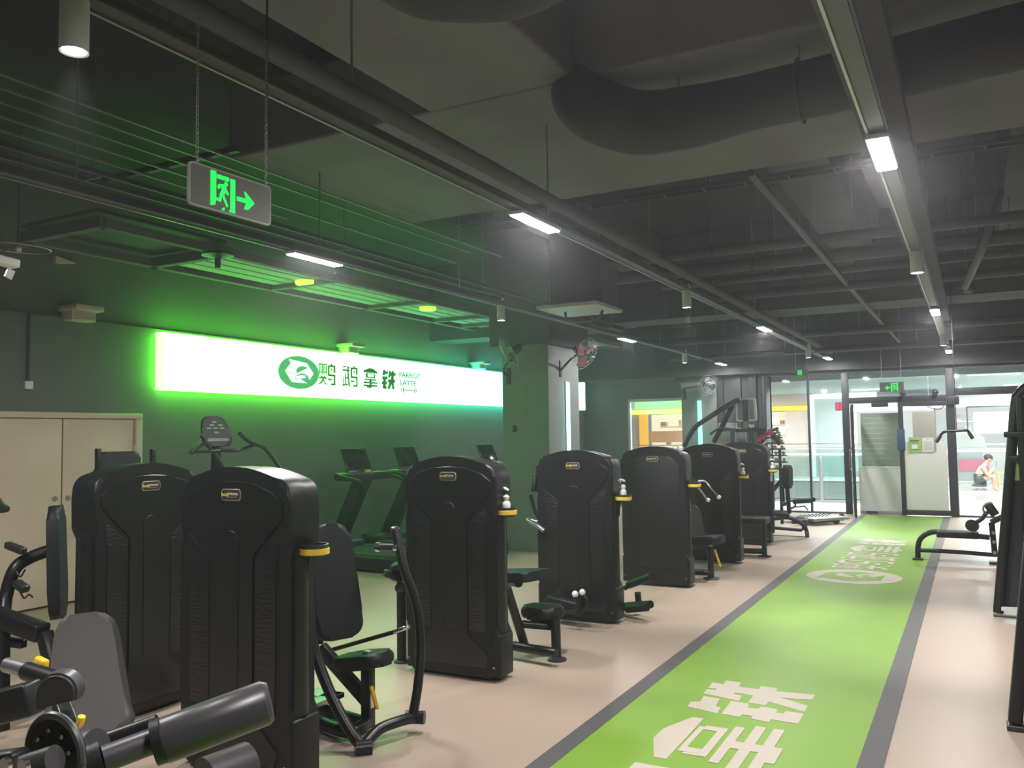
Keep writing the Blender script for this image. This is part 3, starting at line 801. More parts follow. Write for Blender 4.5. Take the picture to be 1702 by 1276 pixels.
def small_exit(p, label, s=0.36, arrow=True, chain=0.6):
    p = Vector(p)
    t = thing('exit_sign', label, 'exit sign', p)
    M = frame_M(p + Vector((-s / 2, 0, -s * 0.2)), (1, 0, 0), (0, 0, 1))
    B().prism([(0, 0), (s, 0), (s, s * 0.42), (0, s * 0.42)], M @ Matrix.Translation((0, 0, -0.015)), 0.015).build('face', 'exit_face', t, world=True)
    b = B(); exit_icon(b, M @ Matrix.Translation((s, 0, 0)) @ Matrix.Diagonal((s, s, 0.5, 1)), arrow, -1) if arrow else exit_icon(b, M @ Matrix.Diagonal((s, s, 0.5, 1)), False)
    b.build('pictogram', 'exit_green', t, world=True, smooth=False)
    for dx in (-s * 0.4, s * 0.4):
        B().cyl(p + Vector((dx, 0, s * 0.22)), p + Vector((dx, 0, s * 0.22 + chain)), 0.004, 6).build('rod', 'steel', t, world=True)
small_exit((-1.334, 17.600, 2.455), 'small green exit sign with arrow hanging before the glass door', 0.42, chain=2.1)
small_exit((-2.692, 16.000, 2.700), 'small green exit sign hanging near the left end of the glazing', 0.24, False, chain=1.85)
# wall fans on column one
def wall_fan(base, wall_n, c, n, label, R=0.24, pink=False, grp=None):
    # base on the column, cage centre c, blowing direction n
    base, c, n = Vector(base), Vector(c), Vector(n).normalized()
    t = thing('wall_fan', label, 'fan', base)
    wn_ = Vector(wall_n)
    side = wn_.cross(Vector((0, 0, 1)))
    B().bar(base + Vector((0, 0, -0.12)), base + Vector((0, 0, 0.12)), 0.07, 0.03, bev=0.008, up=wn_).build('bracket', 'frame_dark', t, world=True)
    back = c - n * 0.13
    B().tube([base + wn_ * 0.01 + Vector((0, 0, -0.02)), base + wn_ * 0.14 + Vector((0, 0, 0.10)), back - Vector((0, 0, 0.04)), back], 0.016, n=8).build('arm', 'frame_dark', t, world=True)
    M = frame_M(back, n.orthogonal(), n.cross(n.orthogonal()))
    B().lathe([(0, -0.07), (0.045, -0.06), (0.06, 0), (0.055, 0.07), (0, 0.075)], M=M, n=14).build('motor', 'frame_dark', t, world=True)
    cg = B(); q = Vector((0, 0, 1)).rotation_difference(n)
    for k in range(20):
        a = 2 * PI * k / 20; d = q @ Vector((math.cos(a), math.sin(a), 0))
        cg.tube([c - n * 0.07 + d * 0.03, c - n * 0.06 + d * R * 0.7, c + d * R, c + n * 0.06 + d * R * 0.7, c + n * 0.075 + d * 0.03], 0.002, n=4, smooth=True, sub=3)
    for rr, off in ((R, 0), (R * 0.7, 0.06), (R * 0.7, -0.06), (R * 0.4, 0.07)):
        cg.ring(c + n * off, rr, 0.003, axis=n, n=32, m=5)
    cg.build('cage', 'steel', t, world=True)
    o = n.orthogonal().normalized(); o2 = n.cross(o)
    bl = B()
    for k in range(3):
        a = 2 * PI * k / 3
        x = o * math.cos(a) + o2 * math.sin(a); y = n.cross(x)
        M = frame_M(c, x + n * 0.0, y + n * 0.35)
        bl.prism([(0.03, -0.03), (R * 0.75, -0.10), (R * 0.85, 0.02), (R * 0.6, 0.07), (0.03, 0.03)], M, 0.004)
    bl.build('blades', 'pinkpad' if pink else 'wall_dark', t, world=True)
wall_fan((-5.90, 10.85, 2.50), (0, -1, 0), (-5.668, 10.450, 2.787), (-0.75, -0.35, -0.45), 'wall fan on the green column face aimed left')
wall_fan((-5.26, 11.25, 2.60), (1, 0, 0), (-4.850, 11.214, 2.790), (0.8, -0.2, -0.45), 'wall fan with pink blades on the right side of the lit column', pink=True)
wall_fan((-5.52, 18.2, 2.5), (0, -1, 0), (-4.917, 17.850, 2.648), (0.5, -0.6, -0.3), 'dark wall fan on the far column above the teal strip', R=0.22)
# ================================================================ WEIGHT MACHINES
def outline(hw=0.367, inset=0.028, top=1.50, sh=1.435):
    pts = [(hw - 0.06, 0.02), (hw - 0.02, 0.05), (hw, 0.10), (hw, 0.30), (hw - 0.012, 0.33), (hw - inset, 0.36), (hw - inset, 1.07), (hw, 1.13), (hw + 0.004, 1.30)]
    rc = 0.095
    for k in range(6):
        a = (PI / 2) * k / 5 * 0.86
        pts.append((hw - rc + rc * math.cos(a), sh - rc + 0.012 + rc * math.sin(a)))
    for k in range(1, 7):
        x = (hw - rc) * (1 - k / 6)
        pts.append((x, top - (top - sh - 0.014) * (x / (hw - rc)) ** 2))
    return pts + [(-x, z) for x, z in reversed(pts[:-1])]
FM = Matrix(((1, 0, 0, 0), (0, 0, 1, 0), (0, 1, 0, 0), (0, 0, 0, 1)))  # polygon xz, extruded to +y (mirrored frame, normals recalculated)
def xz(poly, y0, t, bev=0.0, b=None):
    b = b or B()
    b.prism(poly, Matrix.Translation((0, y0, 0)) @ FM, t, bev)
    return b
def xzf(poly, y0, t, bev, b=None):
    # extruded towards -y from y0, bevelled at the front
    b = b or B()
    M = Matrix(((1, 0, 0, 0), (0, 0, -1, y0), (0, 1, 0, 0), (0, 0, 0, 1)))
    b.prism(poly, M, t, bev)
    return b
def tower(t, badge=True, ridge=True, D=0.215):
    o = outline()
    xzf(o, 0.115, 0.115, 0.022).build('front_shield', 'shell', t)
    xz(outline(0.363, 0.028, 1.493, 1.43), 0.121, D - 0.121, 0.0).build('rear_shield', 'shell', t)
    b = B(); b.box((-0.335, 0.09, 0.06), (0.335, 0.15, 1.38)); b.build('core', 'tube', t)
    for s in (-1, 1):
        b = B(); b.tube([(s * 0.318, 0.11, 0.32), (s * 0.318, 0.11, 1.13)], 0.058, n=18, smooth=False); b.build('side_post', 'shell_raised', t)
        B().box((s * 0.30, 0.02, 0.03), (s * 0.378, D - 0.005, 0.31), bev=0.014).build('foot_cover', 'shell', t)
        B().sph((s * 0.34, -0.001, 0.10), 0.006, 8).build('screw', 'steel', t)
    if ridge:
        def Y(w): return [(-w, 0.30), (-w, 1.07), (-0.325, 1.245), (-0.335, 1.33), (-0.26, 1.385), (-0.13, 1.42), (0, 1.432), (0.13, 1.42), (0.26, 1.385), (0.335, 1.33), (0.325, 1.245), (w, 1.07), (w, 0.30), (0.30, 0.17), (0.28, 0.09), (-0.28, 0.09), (-0.30, 0.17)]
        xzf(Y(0.135), 0.002, 0.009, 0.006).build('front_ridge', 'shell_raised', t)
        for s in (-1, 1):
            P = [(s * 0.155, 0.33), (s * 0.155, 1.05), (s * 0.30, 1.16), (s * 0.30, 1.06), (s * 0.285, 1.03), (s * 0.285, 0.33)]
            if s < 0: P.reverse()
            xzf(P, 0.002, 0.005, 0.003).build('textured_panel', 'ripple', t)
        ov = [(0.048 * math.cos(a), 1.14 + 0.048 * math.sin(a)) for a in [PI * k / 10 for k in range(11)]]
        xzf(ov + [(-0.048, 0.35), (0.048, 0.35)], -0.005, 0.006, 0.005).build('centre_strip', 'shell_raised', t)
    else:
        xzf([(-0.29, 0.2), (-0.29, 1.3), (-0.2, 1.38), (0, 1.41), (0.2, 1.38), (0.29, 1.3), (0.29, 0.2)], 0.003, 0.008, 0.006).build('front_ridge', 'shell', t)
        xzf([(-0.115, 0.2), (-0.115, 1.1), (-0.105, 1.1), (-0.105, 0.2)], -0.004, 0.004, 0.002).build('trim_line', 'shell_raised', t)
    if badge:
        def oc(w, h, c): return [(-w + c, -h), (w - c, -h), (w, -h + c), (w, h - c), (w - c, h), (-w + c, h), (-w, h - c), (-w, -h + c)]
        y = -0.0065 if ridge else -0.004
        pl = xzf([(x, z + 1.362) for x, z in oc(0.066, 0.029, 0.012)], y, 0.005, 0.002).build('badge', 'badge_rim', t)
        xzf([(x, z + 1.362) for x, z in oc(0.061, 0.024, 0.010)], y - 0.004, 0.0015, 0.0).build('badge_face', 'badge_face', pl)
        M = Matrix.Translation((0, y - 0.0062, 0)) @ Matrix.Rotation(PI / 2, 4, 'X')
        text_mesh('badge_script', 'body', 0.026, 'badge_yellow', pl, M @ Matrix.Translation((-0.037, 1.364, 0)), 0.0004, 0.0006)
        text_mesh('badge_lettering', 'STRONG', 0.0165, 'badge_white', pl, M @ Matrix.Translation((0.016, 1.366, 0)), 0.0004, 0.0003)
        xzf([(-0.012, 1.350), (0.045, 1.350), (0.045, 1.353), (-0.012, 1.353)], y - 0.0056, 0.001, 0).build('badge_line', 'badge_rim', pl)
def holder(t, x, y, z):
    # round tray with a yellow ring on an arm from the side post, local coordinates
    b = B(); b.lathe([(0, 0), (0.05, 0), (0.066, 0.012), (0.069, 0.06), (0.060, 0.06), (0.058, 0.02), (0, 0.02)], c=(x, y, z), n=24)
    h = b.build('bottle_holder', 'rubber', t)
    B().lathe([(0.0675, 0.012), (0.072, 0.014), (0.072, 0.040), (0.0685, 0.042)], c=(x, y, z), n=24).build('yellow_ring', 'yellow_ring', h)
    B().tube([(x - 0.04, y, z - 0.0), (x - 0.05, y, z - 0.12), (x - 0.075, y, z - 0.13)], 0.012, n=8).build('bracket', 'tube', h)
    B().box((x - 0.085, y - 0.03, z - 0.16), (x - 0.06, y + 0.03, z + 0.02), bev=0.006).build('clip', 'tube', h)
def bottle(p, label):
    t = thing('spray_bottle', label, 'bottle', p, group='white spray bottles in the yellow ringed holders')
    B().lathe([(0, 0), (0.030, 0), (0.034, 0.006), (0.034, 0.075), (0.026, 0.09), (0.018, 0.10), (0.026, 0.115), (0.026, 0.13), (0.013, 0.142), (0.012, 0.15), (0, 0.15)], n=20).build('bottle', 'white_plastic', t)
    B().lathe([(0.0125, 0.15), (0.016, 0.152), (0.016, 0.175), (0.011, 0.178), (0, 0.178)], n=16).build('collar', 'tube', t)
    b = B(); b.tube([(0.02, 0, 0.178), (-0.005, 0, 0.192), (-0.03, 0, 0.196), (-0.055, 0, 0.185)], [0.009, 0.013, 0.009, 0.005], n=8)
    b.tube([(-0.022, 0, 0.19), (-0.036, 0, 0.165)], 0.005, n=6); b.build('spray_head', 'white_plastic', t)
    t.scale = (0.85, 0.85, 0.85)
    return t

def tubes(t, name, lst, m='tube', n=12):
    for pts, r in lst:
        B().tube(pts, r, n=n).build(name, m, t, world=True)
def foot(t, p, r=0.05, h=0.012, name='foot_pad'):
    B().lathe([(0, 0), (r, 0), (r, h), (r * 0.7, h + 0.008), (0, h + 0.008)], c=(p[0], p[1], 0), n=16).build(name, 'rubber', t, world=True)

# ---- machine with the chest press seat (second tower, near)
TX = {2: (-3.235, 3.08), 3: (-3.20, 5.0), 4: (-3.14, 6.95), 5: (-3.08, 8.90), 6: (-3.0, 10.8), 7: (-3.02, 12.7)}
m2 = thing('weight_machine', 'large near black weight machine with chest press seat and curved lever arms', 'gym machine', (*TX[2], 0))
tower(m2)
holder(m2, 0.41, 0.13, 1.065)
# seat unit
tubes(m2, 'lever_arm', [
    ([(-3.222, 3.620, 0.747), (-3.197, 3.620, 0.524), (-3.080, 3.620, 0.283), (-2.943, 3.620, 0.100), (-2.856, 3.620, 0.027)], 0.030),
    ([(-3.000, 4.106, 1.096), (-2.930, 4.095, 0.875), (-2.860, 4.113, 0.672), (-2.820, 4.094, 0.459), (-2.800, 4.039, 0.258), (-2.800, 3.984, 0.092)], 0.027)])
tubes(m2, 'cross_lever', [([(-2.860, 3.620, 0.035), (-2.860, 3.758, 0.080), (-2.820, 3.893, 0.090), (-2.800, 4.007, 0.079)], 0.030)])
B().cyl(Vector((-2.856, 3.620, 0.027)) + Vector((-0.03, -0.03, 0)), Vector((-2.856, 3.620, 0.027)) + Vector((0.03, 0.03, 0)), 0.042, 18).build('pivot', 'tube', m2, world=True)
p = Vector((-2.800, 4.007, 0.079)); B().cyl(p + Vector((-0.05, -0.02, 0)), p + Vector((0.05, 0.02, 0)), 0.036, 18).build('pivot', 'tube', m2, world=True)
B().lathe([(0, 0), (0.028, 0), (0.026, 0.02), (0.012, 0.026), (0, 0.026)], c=(-3.000, 4.106, 1.089), n=14).build('end_cap', 'chrome', m2, world=True)
tubes(m2, 'grip', [([(-3.120, 4.120, 0.987), (-2.960, 4.091, 0.995)], 0.021)], 'rubber')
B().cyl((-3.140, 4.117, 0.987), (-3.110, 4.112, 0.989), 0.028, 16).build('grip_cap', 'chrome', m2, world=True)
B().cyl((-2.990, 4.097, 0.996), (-2.960, 4.085, 0.999), 0.024, 16).build('grip_collar', 'chrome', m2, world=True)
tubes(m2, 'push_rod', [([(-3.420, 4.030, 0.377), (-2.990, 4.092, 0.514)], 0.013)])
tubes(m2, 'rod_end', [([(-3.000, 4.088, 0.511), (-2.900, 4.097, 0.549)], 0.012)], 'chrome', 8)
bk = Vector((-3.300, 3.922, 0.809))
xd = Vector((0.62, 0.78, 0)).normalized(); yd = Vector((-0.20, -0.02, 1)).normalized()
B().pad(0.30, 0.66, 0.07, frame_M(bk, (0.45, 0.89, 0.03), (-0.14, 0.03, 1)), bev=0.03, taper=0.74).build('backrest', 'vinyl', m2, world=True)
tubes(m2, 'backrest_frame', [([(-3.420, 3.924, 0.436), (-3.470, 3.940, 0.812), (-3.520, 3.986, 1.052)], 0.028)])
B().pad(0.24, 0.34, 0.075, frame_M((-3.080, 3.917, 0.384), (0.10, 0.99, 0.02), (0.98, -0.10, 0.17)), bev=0.03, taper=0.85).build('seat', 'vinyl', m2, world=True)
b = B(); b.bar((-3.420, 3.935, 0.416), (-3.120, 3.999, 0.127), 0.055, 0.075, bev=0.008); b.build('frame_rail', 'tube', m2, world=True)
sp = Vector((-3.049, 3.907, 0.030))
B().bar((sp.x, sp.y, 0.02), (sp.x, sp.y, 0.36), 0.06, 0.06, bev=0.006).build('seat_post', 'tube', m2, world=True)
B().bar((sp.x, sp.y, 0.36), (sp.x, sp.y, 0.44), 0.045, 0.045, bev=0.004).build('seat_slider', 'steel', m2, world=True)
B().bar(Vector((-3.000, 3.873, 0.259)), Vector((-2.980, 3.900, 0.130)), 0.022, 0.022, bev=0.006).build('seat_lever', 'yellow', m2, world=True)
B().box((sp.x + 0.031, sp.y - 0.018, 0.13), (sp.x + 0.033, sp.y + 0.018, 0.22)).build('sticker', 'paper', m2, world=True)
tubes(m2, 'base_tube', [([(sp.x, sp.y, 0.04), (-3.9, 4.05, 0.04), (-4.05, 3.9, 0.04)], 0.035), ([(-3.441, 3.820, 0.050), (-3.059, 3.727, 0.050), (sp.x, sp.y, 0.05)], 0.035)])
b = B(); b.box((-3.95, 3.62, 0.10), (-3.35, 3.74, 0.13), bev=0.004); b.box((-3.95, 3.95, 0.10), (-3.35, 4.07, 0.13), bev=0.004); b.box((-3.45, 3.6, 0.10), (-3.35, 4.07, 0.13), bev=0.004)
b.build('foot_plate', 'steel', m2, world=True)

# ---- third tower: low row style seat
m3 = thing('weight_machine', 'black weight machine with a square pad and a round stool seat beside it', 'gym machine', (*TX[3], 0))
tower(m3)
holder(m3, 0.385, 0.12, 1.09)
B().pad(0.30, 0.46, 0.07, frame_M((-3.050, 5.667, 0.597), (0.25, 1, 0.0), (1, -0.22, 0.10)), bev=0.015, rcf=0.12).build('chest_pad', 'vinyl', m3, world=True)
tubes(m3, 'frame_tube', [([(-3.000, 5.444, 0.552), (-2.980, 5.671, 0.093)], 0.034), ([(-3.132, 5.606, 0.100), (-2.657, 5.537, 0.100)], 0.033), ([(-2.970, 5.619, 0.257), (-2.780, 5.802, 0.216)], 0.028)])
B().cyl((-2.760, 5.752, 0.019), (-2.760, 5.742, 0.290), 0.036, 16).build('seat_post', 'tube', m3, world=True)
foot(m3, (-2.738, 5.714, 0.000), 0.07)
B().cyl((-2.950, 5.535, 0.571), (-3.050, 5.609, 0.562), 0.035, 14).build('pivot', 'tube', m3, world=True)
B().pad(0.26, 0.30, 0.09, frame_M((-2.900, 5.828, 0.315), (0.3, 1, 0), (1, -0.3, 0.03)), bev=0.035, taper=0.9).build('seat', 'vinyl', m3, world=True)
B().pad(0.14, 0.18, 0.05, frame_M((-2.900, 5.825, 0.240), (0.3, 1, 0), (1, -0.3, 0.0)), bev=0.01).build('seat_plate', 'tube', m3, world=True)
# rear column of this machine, seen left of its tower
lp = (-3.739, 5.189, 0.000)
B().cyl((lp[0], lp[1], 0.01), (lp[0], lp[1], 0.78), 0.036, 16).build('rear_post', 'tube', m3, world=True)
foot(m3, lp, 0.06)
dc = Vector((-3.750, 5.151, 0.655))
B().cyl(dc, dc + Vector((0.05, -0.02, 0)), 0.075, 24).build('range_dial', 'tube', m3, world=True)
B().ring(dc + Vector((0.05, -0.02, 0)), 0.07, 0.006, axis=(1, -0.4, 0)).build('dial_rim', 'steel', m3, world=True)
b = B(); b.bar((-3.750, 5.006, 0.668), (-3.680, 5.113, 0.613), 0.05, 0.05, bev=0.008); b.build('lever_block', 'tube', m3, world=True)
B().cyl((-3.740, 5.029, 0.665), (-3.780, 5.061, 0.662), 0.022, 12).build('bolt', 'chrome', m3, world=True)
tubes(m3, 'lever_tube', [([(-3.720, 5.074, 0.690), (-3.600, 5.054, 0.729)], 0.028)])
B().cyl((-3.720, 5.116, 0.541), (-3.660, 5.114, 0.559), 0.032, 14).build('pivot', 'tube', m3, world=True)

# ---- fourth tower: leg extension, bent handle at its left
m4 = thing('weight_machine', 'black weight machine with white tipped handles and a chrome arm at its left', 'gym machine', (*TX[4], 0))
tower(m4)
holder(m4, 0.43, 0.10, 1.05)
tubes(m4, 'handle', [([(-3.087, 6.600, 0.157), (-2.995, 6.580, 0.168), (-2.947, 6.560, 0.230), (-2.967, 6.560, 0.312)], 0.014), ([(-3.117, 6.750, 0.157), (-2.975, 6.720, 0.154), (-2.921, 6.700, 0.232), (-2.963, 6.700, 0.304)], 0.014)])
for a in ((-2.967, 6.560, 0.317), (-2.963, 6.700, 0.309)):
    B().sph(a, 0.028, 10).build('handle_tip', 'white_plastic', m4, world=True)
B().bar((-3.329, 6.800, 0.193), (-2.984, 6.740, 0.160), 0.11, 0.12, bev=0.03).build('lever_cover', 'shell', m4, world=True)
tubes(m4, 'curved_arm', [([(-3.524, 7.050, 0.841), (-3.622, 7.000, 0.864), (-3.480, 6.900, 0.830), (-3.399, 6.880, 0.787)], 0.020)], 'steel')
tubes(m4, 'pull_arm', [([(-3.618, 7.050, 1.090), (-3.578, 7.050, 0.948), (-3.518, 7.050, 0.841)], 0.018)])
B().bar((-3.604, 7.150, 1.262), (-3.610, 7.120, 1.108), 0.10, 0.05, bev=0.02).build('lever_head', 'shell', m4, world=True)
tubes(m4, 'roller_tube', [([(-2.880, 7.450, 0.224), (-2.775, 7.500, 0.289)], 0.022), ([(-2.750, 7.458, 0.194), (-2.750, 7.482, 0.082)], 0.03)])
for a, c in (((-2.850, 7.497, 0.251), (-2.550, 7.274, 0.380)), ((-2.850, 7.408, 0.076), (-2.550, 7.240, 0.146)), ((-2.780, 7.254, 0.083), (-2.560, 7.174, 0.131))):
    B().cyl(a, c, 0.034, 18).build('roller_pad', 'vinyl', m4, world=True)

# ---- fifth tower: shoulder press style with thin white handles
m5 = thing('weight_machine', 'smooth black weight machine with crossing handles and a yellow lever', 'gym machine', (*TX[5], 0))
tower(m5, ridge=False)
holder(m5, 0.42, 0.12, 1.05)
b = B(); b.tube([(-2.620, 9.025, 1.119), (-2.580, 9.161, 1.112), (-2.520, 9.174, 1.035), (-2.480, 9.284, 0.951)], 0.010, n=8); b.tube([(-2.680, 9.046, 1.072), (-2.660, 9.201, 1.031), (-2.600, 9.283, 0.909)], 0.010, n=8)
b.build('handle', 'steel', m5, world=True)
for a in ((-2.480, 9.332, 0.934), (-2.600, 9.330, 0.899)):
    B().sph(a, 0.024, 10).build('handle_tip', 'white_plastic', m5, world=True)
B().pad(0.26, 0.5, 0.07, frame_M((-2.850, 9.623, 0.573), (0.5, 0.87, 0), (-0.10, 0, 1)), taper=0.7).build('backrest', 'vinyl_grey', m5, world=True)
B().pad(0.26, 0.34, 0.09, frame_M((-2.680, 9.596, 0.434), (0.2, 1, 0), (1, -0.2, 0.1)), bev=0.03).build('seat', 'vinyl', m5, world=True)
fp = (-2.664, 9.593, 0.000)
B().cyl((fp[0], fp[1], 0.0), (fp[0], fp[1], 0.36), 0.034, 14).build('seat_post', 'tube', m5, world=True)
B().cyl((fp[0], fp[1], 0.36), (fp[0], fp[1], 0.42), 0.028, 14).build('seat_slider', 'steel', m5, world=True)
foot(m5, fp, 0.09)
tubes(m5, 'base_tube', [([(fp[0], fp[1], 0.07), (fp[0] - 0.5, fp[1] - 0.05, 0.07)], 0.035)])
B().bar((fp[0] + 0.05, fp[1], 0.33), (fp[0] + 0.11, fp[1], 0.14), 0.03, 0.02, bev=0.005).build('seat_lever', 'yellow', m5, world=True)

# ---- sixth tower
m6 = thing('weight_machine', 'black weight machine with diagonal ridges standing before the far teal lit column', 'gym machine', (*TX[6], 0))
tower(m6)
holder(m6, 0.41, 0.12, 1.05)
fp = (-2.493, 11.575, 0.000)
B().cyl((fp[0], fp[1], 0.0), (fp[0], fp[1], 0.42), 0.034, 14).build('seat_post', 'tube', m6, world=True)
foot(m6, fp, 0.09)
tubes(m6, 'base_tube', [([(fp[0], fp[1], 0.07), (fp[0] - 0.55, fp[1] - 0.1, 0.07)], 0.035)])
B().box((fp[0] - 0.62, fp[1] - 0.17, 0.43), (fp[0] + 0.06, fp[1] + 0.17, 0.52), bev=0.025).build('seat', 'vinyl', m6, world=True)

# ---- seventh tower
m7 = thing('weight_machine', 'last black weight machine of the row with a tall upright pad frame beyond it', 'gym machine', (*TX[7], 0))
tower(m7)
holder(m7, 0.41, 0.12, 1.05)
B().cyl((-2.620, 12.729, 0.188), (-2.620, 12.721, 0.923), 0.035, 12).build('front_post', 'tube', m7, world=True)
tubes(m7, 'brace', [([(-2.620, 12.737, 0.766), (-2.500, 13.076, 0.967)], 0.03)])
B().pad(0.16, 0.34, 0.10, frame_M((-2.450, 13.087, 0.976), (0.2, 1, 0), (0.02, 0, 1)), bev=0.03).build('upright_pad', 'vinyl', m7, world=True)

# first tower, turned to face the aisle; its user seat is hidden behind the foreground machine
m1 = thing('weight_machine', 'leftmost black weight machine, turned sideways, with a tall back pad at its left', 'gym machine', (-4.42, 3.55, 0), PI / 2)
tower(m1)
B().pad(0.30, 0.72, 0.075, frame_M((-5.305, 3.550, 0.861), (0.72, -0.69, 0), (-0.14, 0.05, 1)), bev=0.03, taper=0.85).build('backrest', 'vinyl', m1, world=True)
tubes(m1, 'backrest_arm', [([(-5.301, 3.500, 0.937), (-5.345, 3.400, 0.902), (-5.352, 3.300, 0.843), (-5.358, 3.250, 0.682), (-5.295, 3.200, 0.550)], 0.04)])
B().bar((-5.439, 3.300, 0.989), (-5.263, 3.300, 0.956), 0.05, 0.045, bev=0.012).build('adjuster_housing', 'rubber', m1, world=True)
B().bar((-5.256, 3.250, 0.771), (-5.151, 3.250, 0.734), 0.06, 0.05, bev=0.015).build('lever_knob', 'rubber', m1, world=True)
tubes(m1, 'lever_hook', [([(-5.211, 3.250, 0.715), (-5.157, 3.240, 0.685), (-5.094, 3.230, 0.713), (-5.043, 3.220, 0.704)], 0.006), ([(-5.258, 3.250, 0.837), (-5.214, 3.250, 0.810), (-5.151, 3.240, 0.860)], 0.006)], 'rubber', 6)
b = B(); b.bar((-5.239, 3.000, 0.656), (-4.671, 3.050, 0.560), 0.10, 0.10, bev=0.015); b.bar((-5.356, 3.000, 0.494), (-4.846, 3.050, 0.482), 0.05, 0.05, bev=0.01); b.build('frame_beam', 'tube', m1, world=True)
b = B(); b.bar((-4.970, 3.000, 0.617), (-4.953, 3.000, -0.008), 0.06, 0.06, bev=0.008); b.bar((-4.660, 3.050, 0.567), (-4.579, 3.050, 0.377), 0.07, 0.07, bev=0.008); b.build('frame_post', 'tube', m1, world=True)
b = B(); b.bar((-4.928, 2.900, 0.174), (-4.794, 3.100, 0.245), 0.05, 0.05, bev=0.008); b.build('frame_rail', 'tube', m1, world=True)

# ================================================================ foreground leg machine
m0 = thing('leg_machine', 'leg extension machine in the near left foreground with disc, roller pads and yellow levers', 'gym machine', (-2.1, 1.5, 0))
def D(px, py, dist): return None
B().pad(0.36, 0.50, 0.07, frame_M((-3.309, 2.360, 0.667), (0.86, 0.50, 0.10), (-0.42, 0.26, 0.87)), bev=0.018, taper=0.66, waist=0.04, rcf=0.17).build('backrest', 'vinyl_grey', m0, world=True)
b = B(); b.bar((-3.594, 2.420, 0.770), (-3.444, 2.380, 0.465), 0.07, 0.05, bev=0.01); b.build('backrest_frame', 'tube', m0, world=True)
b = B(); b.bar((-3.379, 1.900, 0.612), (-3.099, 2.000, 0.692), 0.10, 0.12, bev=0.012); b.build('main_beam', 'tube', m0, world=True)
B().cyl((-3.444, 2.100, 0.746), (-3.249, 2.100, 0.738), 0.030, 18).build('chrome_sleeve', 'steel', m0, world=True)
B().cyl((-3.314, 2.100, 0.737), (-3.107, 2.100, 0.723), 0.036, 18).build('lever_tube', 'tube', m0, world=True)
B().bar((-3.335, 2.150, 0.763), (-3.266, 2.150, 0.751), 0.03, 0.045, bev=0.012).build('yellow_lever', 'yellow', m0, world=True)
B().tube([(-2.520, 1.750, 0.734), (-2.491, 1.750, 0.755), (-2.480, 1.750, 0.780)], 0.012, n=8).build('yellow_pull_pin', 'yellow', m0, world=True)
# curved guard
gc = Vector((-2.606, 1.750, 0.834)); nrm = Vector((0.55, -0.83, 0)).normalized(); sx = Vector((0.83, 0.55, 0)).normalized(); up = Vector((0, 0, 1))
gp = [(0.058 * math.cos(a), 0.058 * math.sin(a)) for a in [PI * 1.02 - PI * 1.15 * k / 18 for k in range(19)]] + [(0.0, -0.03), (-0.058, -0.05)]
B().prism(list(reversed(gp)), frame_M(gc, sx, up) , 0.012, 0.003).build('cam_guard', 'rubber', m0, world=True)
arc = B(); prev = None
for k in range(16):
    a = PI * 0.80 - PI * 0.93 * k / 15
    q0 = gc + sx * 0.058 * math.cos(a) + up * 0.058 * math.sin(a)
    r_ = [arc.bm.verts.new(q0), arc.bm.verts.new(q0 - nrm * 0.06), arc.bm.verts.new(q0 - nrm * 0.06 + (q0 - gc).normalized() * 0.006), arc.bm.verts.new(q0 + (q0 - gc).normalized() * 0.006)]
    if prev:
        for j in range(4): arc.bm.faces.new((prev[j], prev[(j + 1) % 4], r_[(j + 1) % 4], r_[j]))
    else: arc.bm.faces.new(r_)
    prev = r_
arc.bm.faces.new(prev); arc.build('guard_rim', 'foam', m0, world=True)
b = B(); b.bar((-2.735, 1.850, 0.765), (-2.575, 1.780, 0.712), 0.05, 0.05, bev=0.008); b.build('cam_arm', 'tube', m0, world=True)
# disc and axle
dc = Vector((-1.678, 1.120, 0.993)); dn = Vector((-0.42, -0.90, 0.10)).normalized()
vv = (dc - co.matrix_world.translation); vv.z = 0; vv.normalize(); dn = -vv * 0.60 - Vector((vv.y, -vv.x, 0)) * 0.80
B().cyl(dc, dc - dn * 0.018, 0.079, 48).build('adjusting_disc', 'shell', m0, world=True)
B().ring(dc - dn * 0.005, 0.080, 0.0085, axis=dn, n=48).build('disc_rim', 'foam', m0, world=True)
dq = Vector((0, 0, 1)).rotation_difference(dn)
for a in (20, 60, 105, 150, 190):
    B().sph(dc + dq @ Vector((0.052 * math.cos(math.radians(a)), 0.052 * math.sin(math.radians(a)), 0.001)), 0.005, 8).build('bolt', 'steel', m0, world=True)
B().cyl((-1.699, 1.050, 0.981), (-1.609, 1.080, 1.012), 0.028, 20).build('axle', 'foam', m0, world=True)
B().bar((-1.779, 1.050, 0.967), (-1.676, 1.060, 0.989), 0.05, 0.08, bev=0.012).build('axle_block', 'shell', m0, world=True)
for q in ((-1.662, 1.020, 1.016), (-1.606, 1.020, 1.023)):
    B().cyl(q, Vector(q) + dn * 0.01, 0.013, 12).build('bolt', 'chrome', m0, world=True)
B().cyl((-1.929, 1.350, 0.888), (-1.872, 1.360, 0.903), 0.045, 24).build('roller_end', 'foam', m0, world=True)
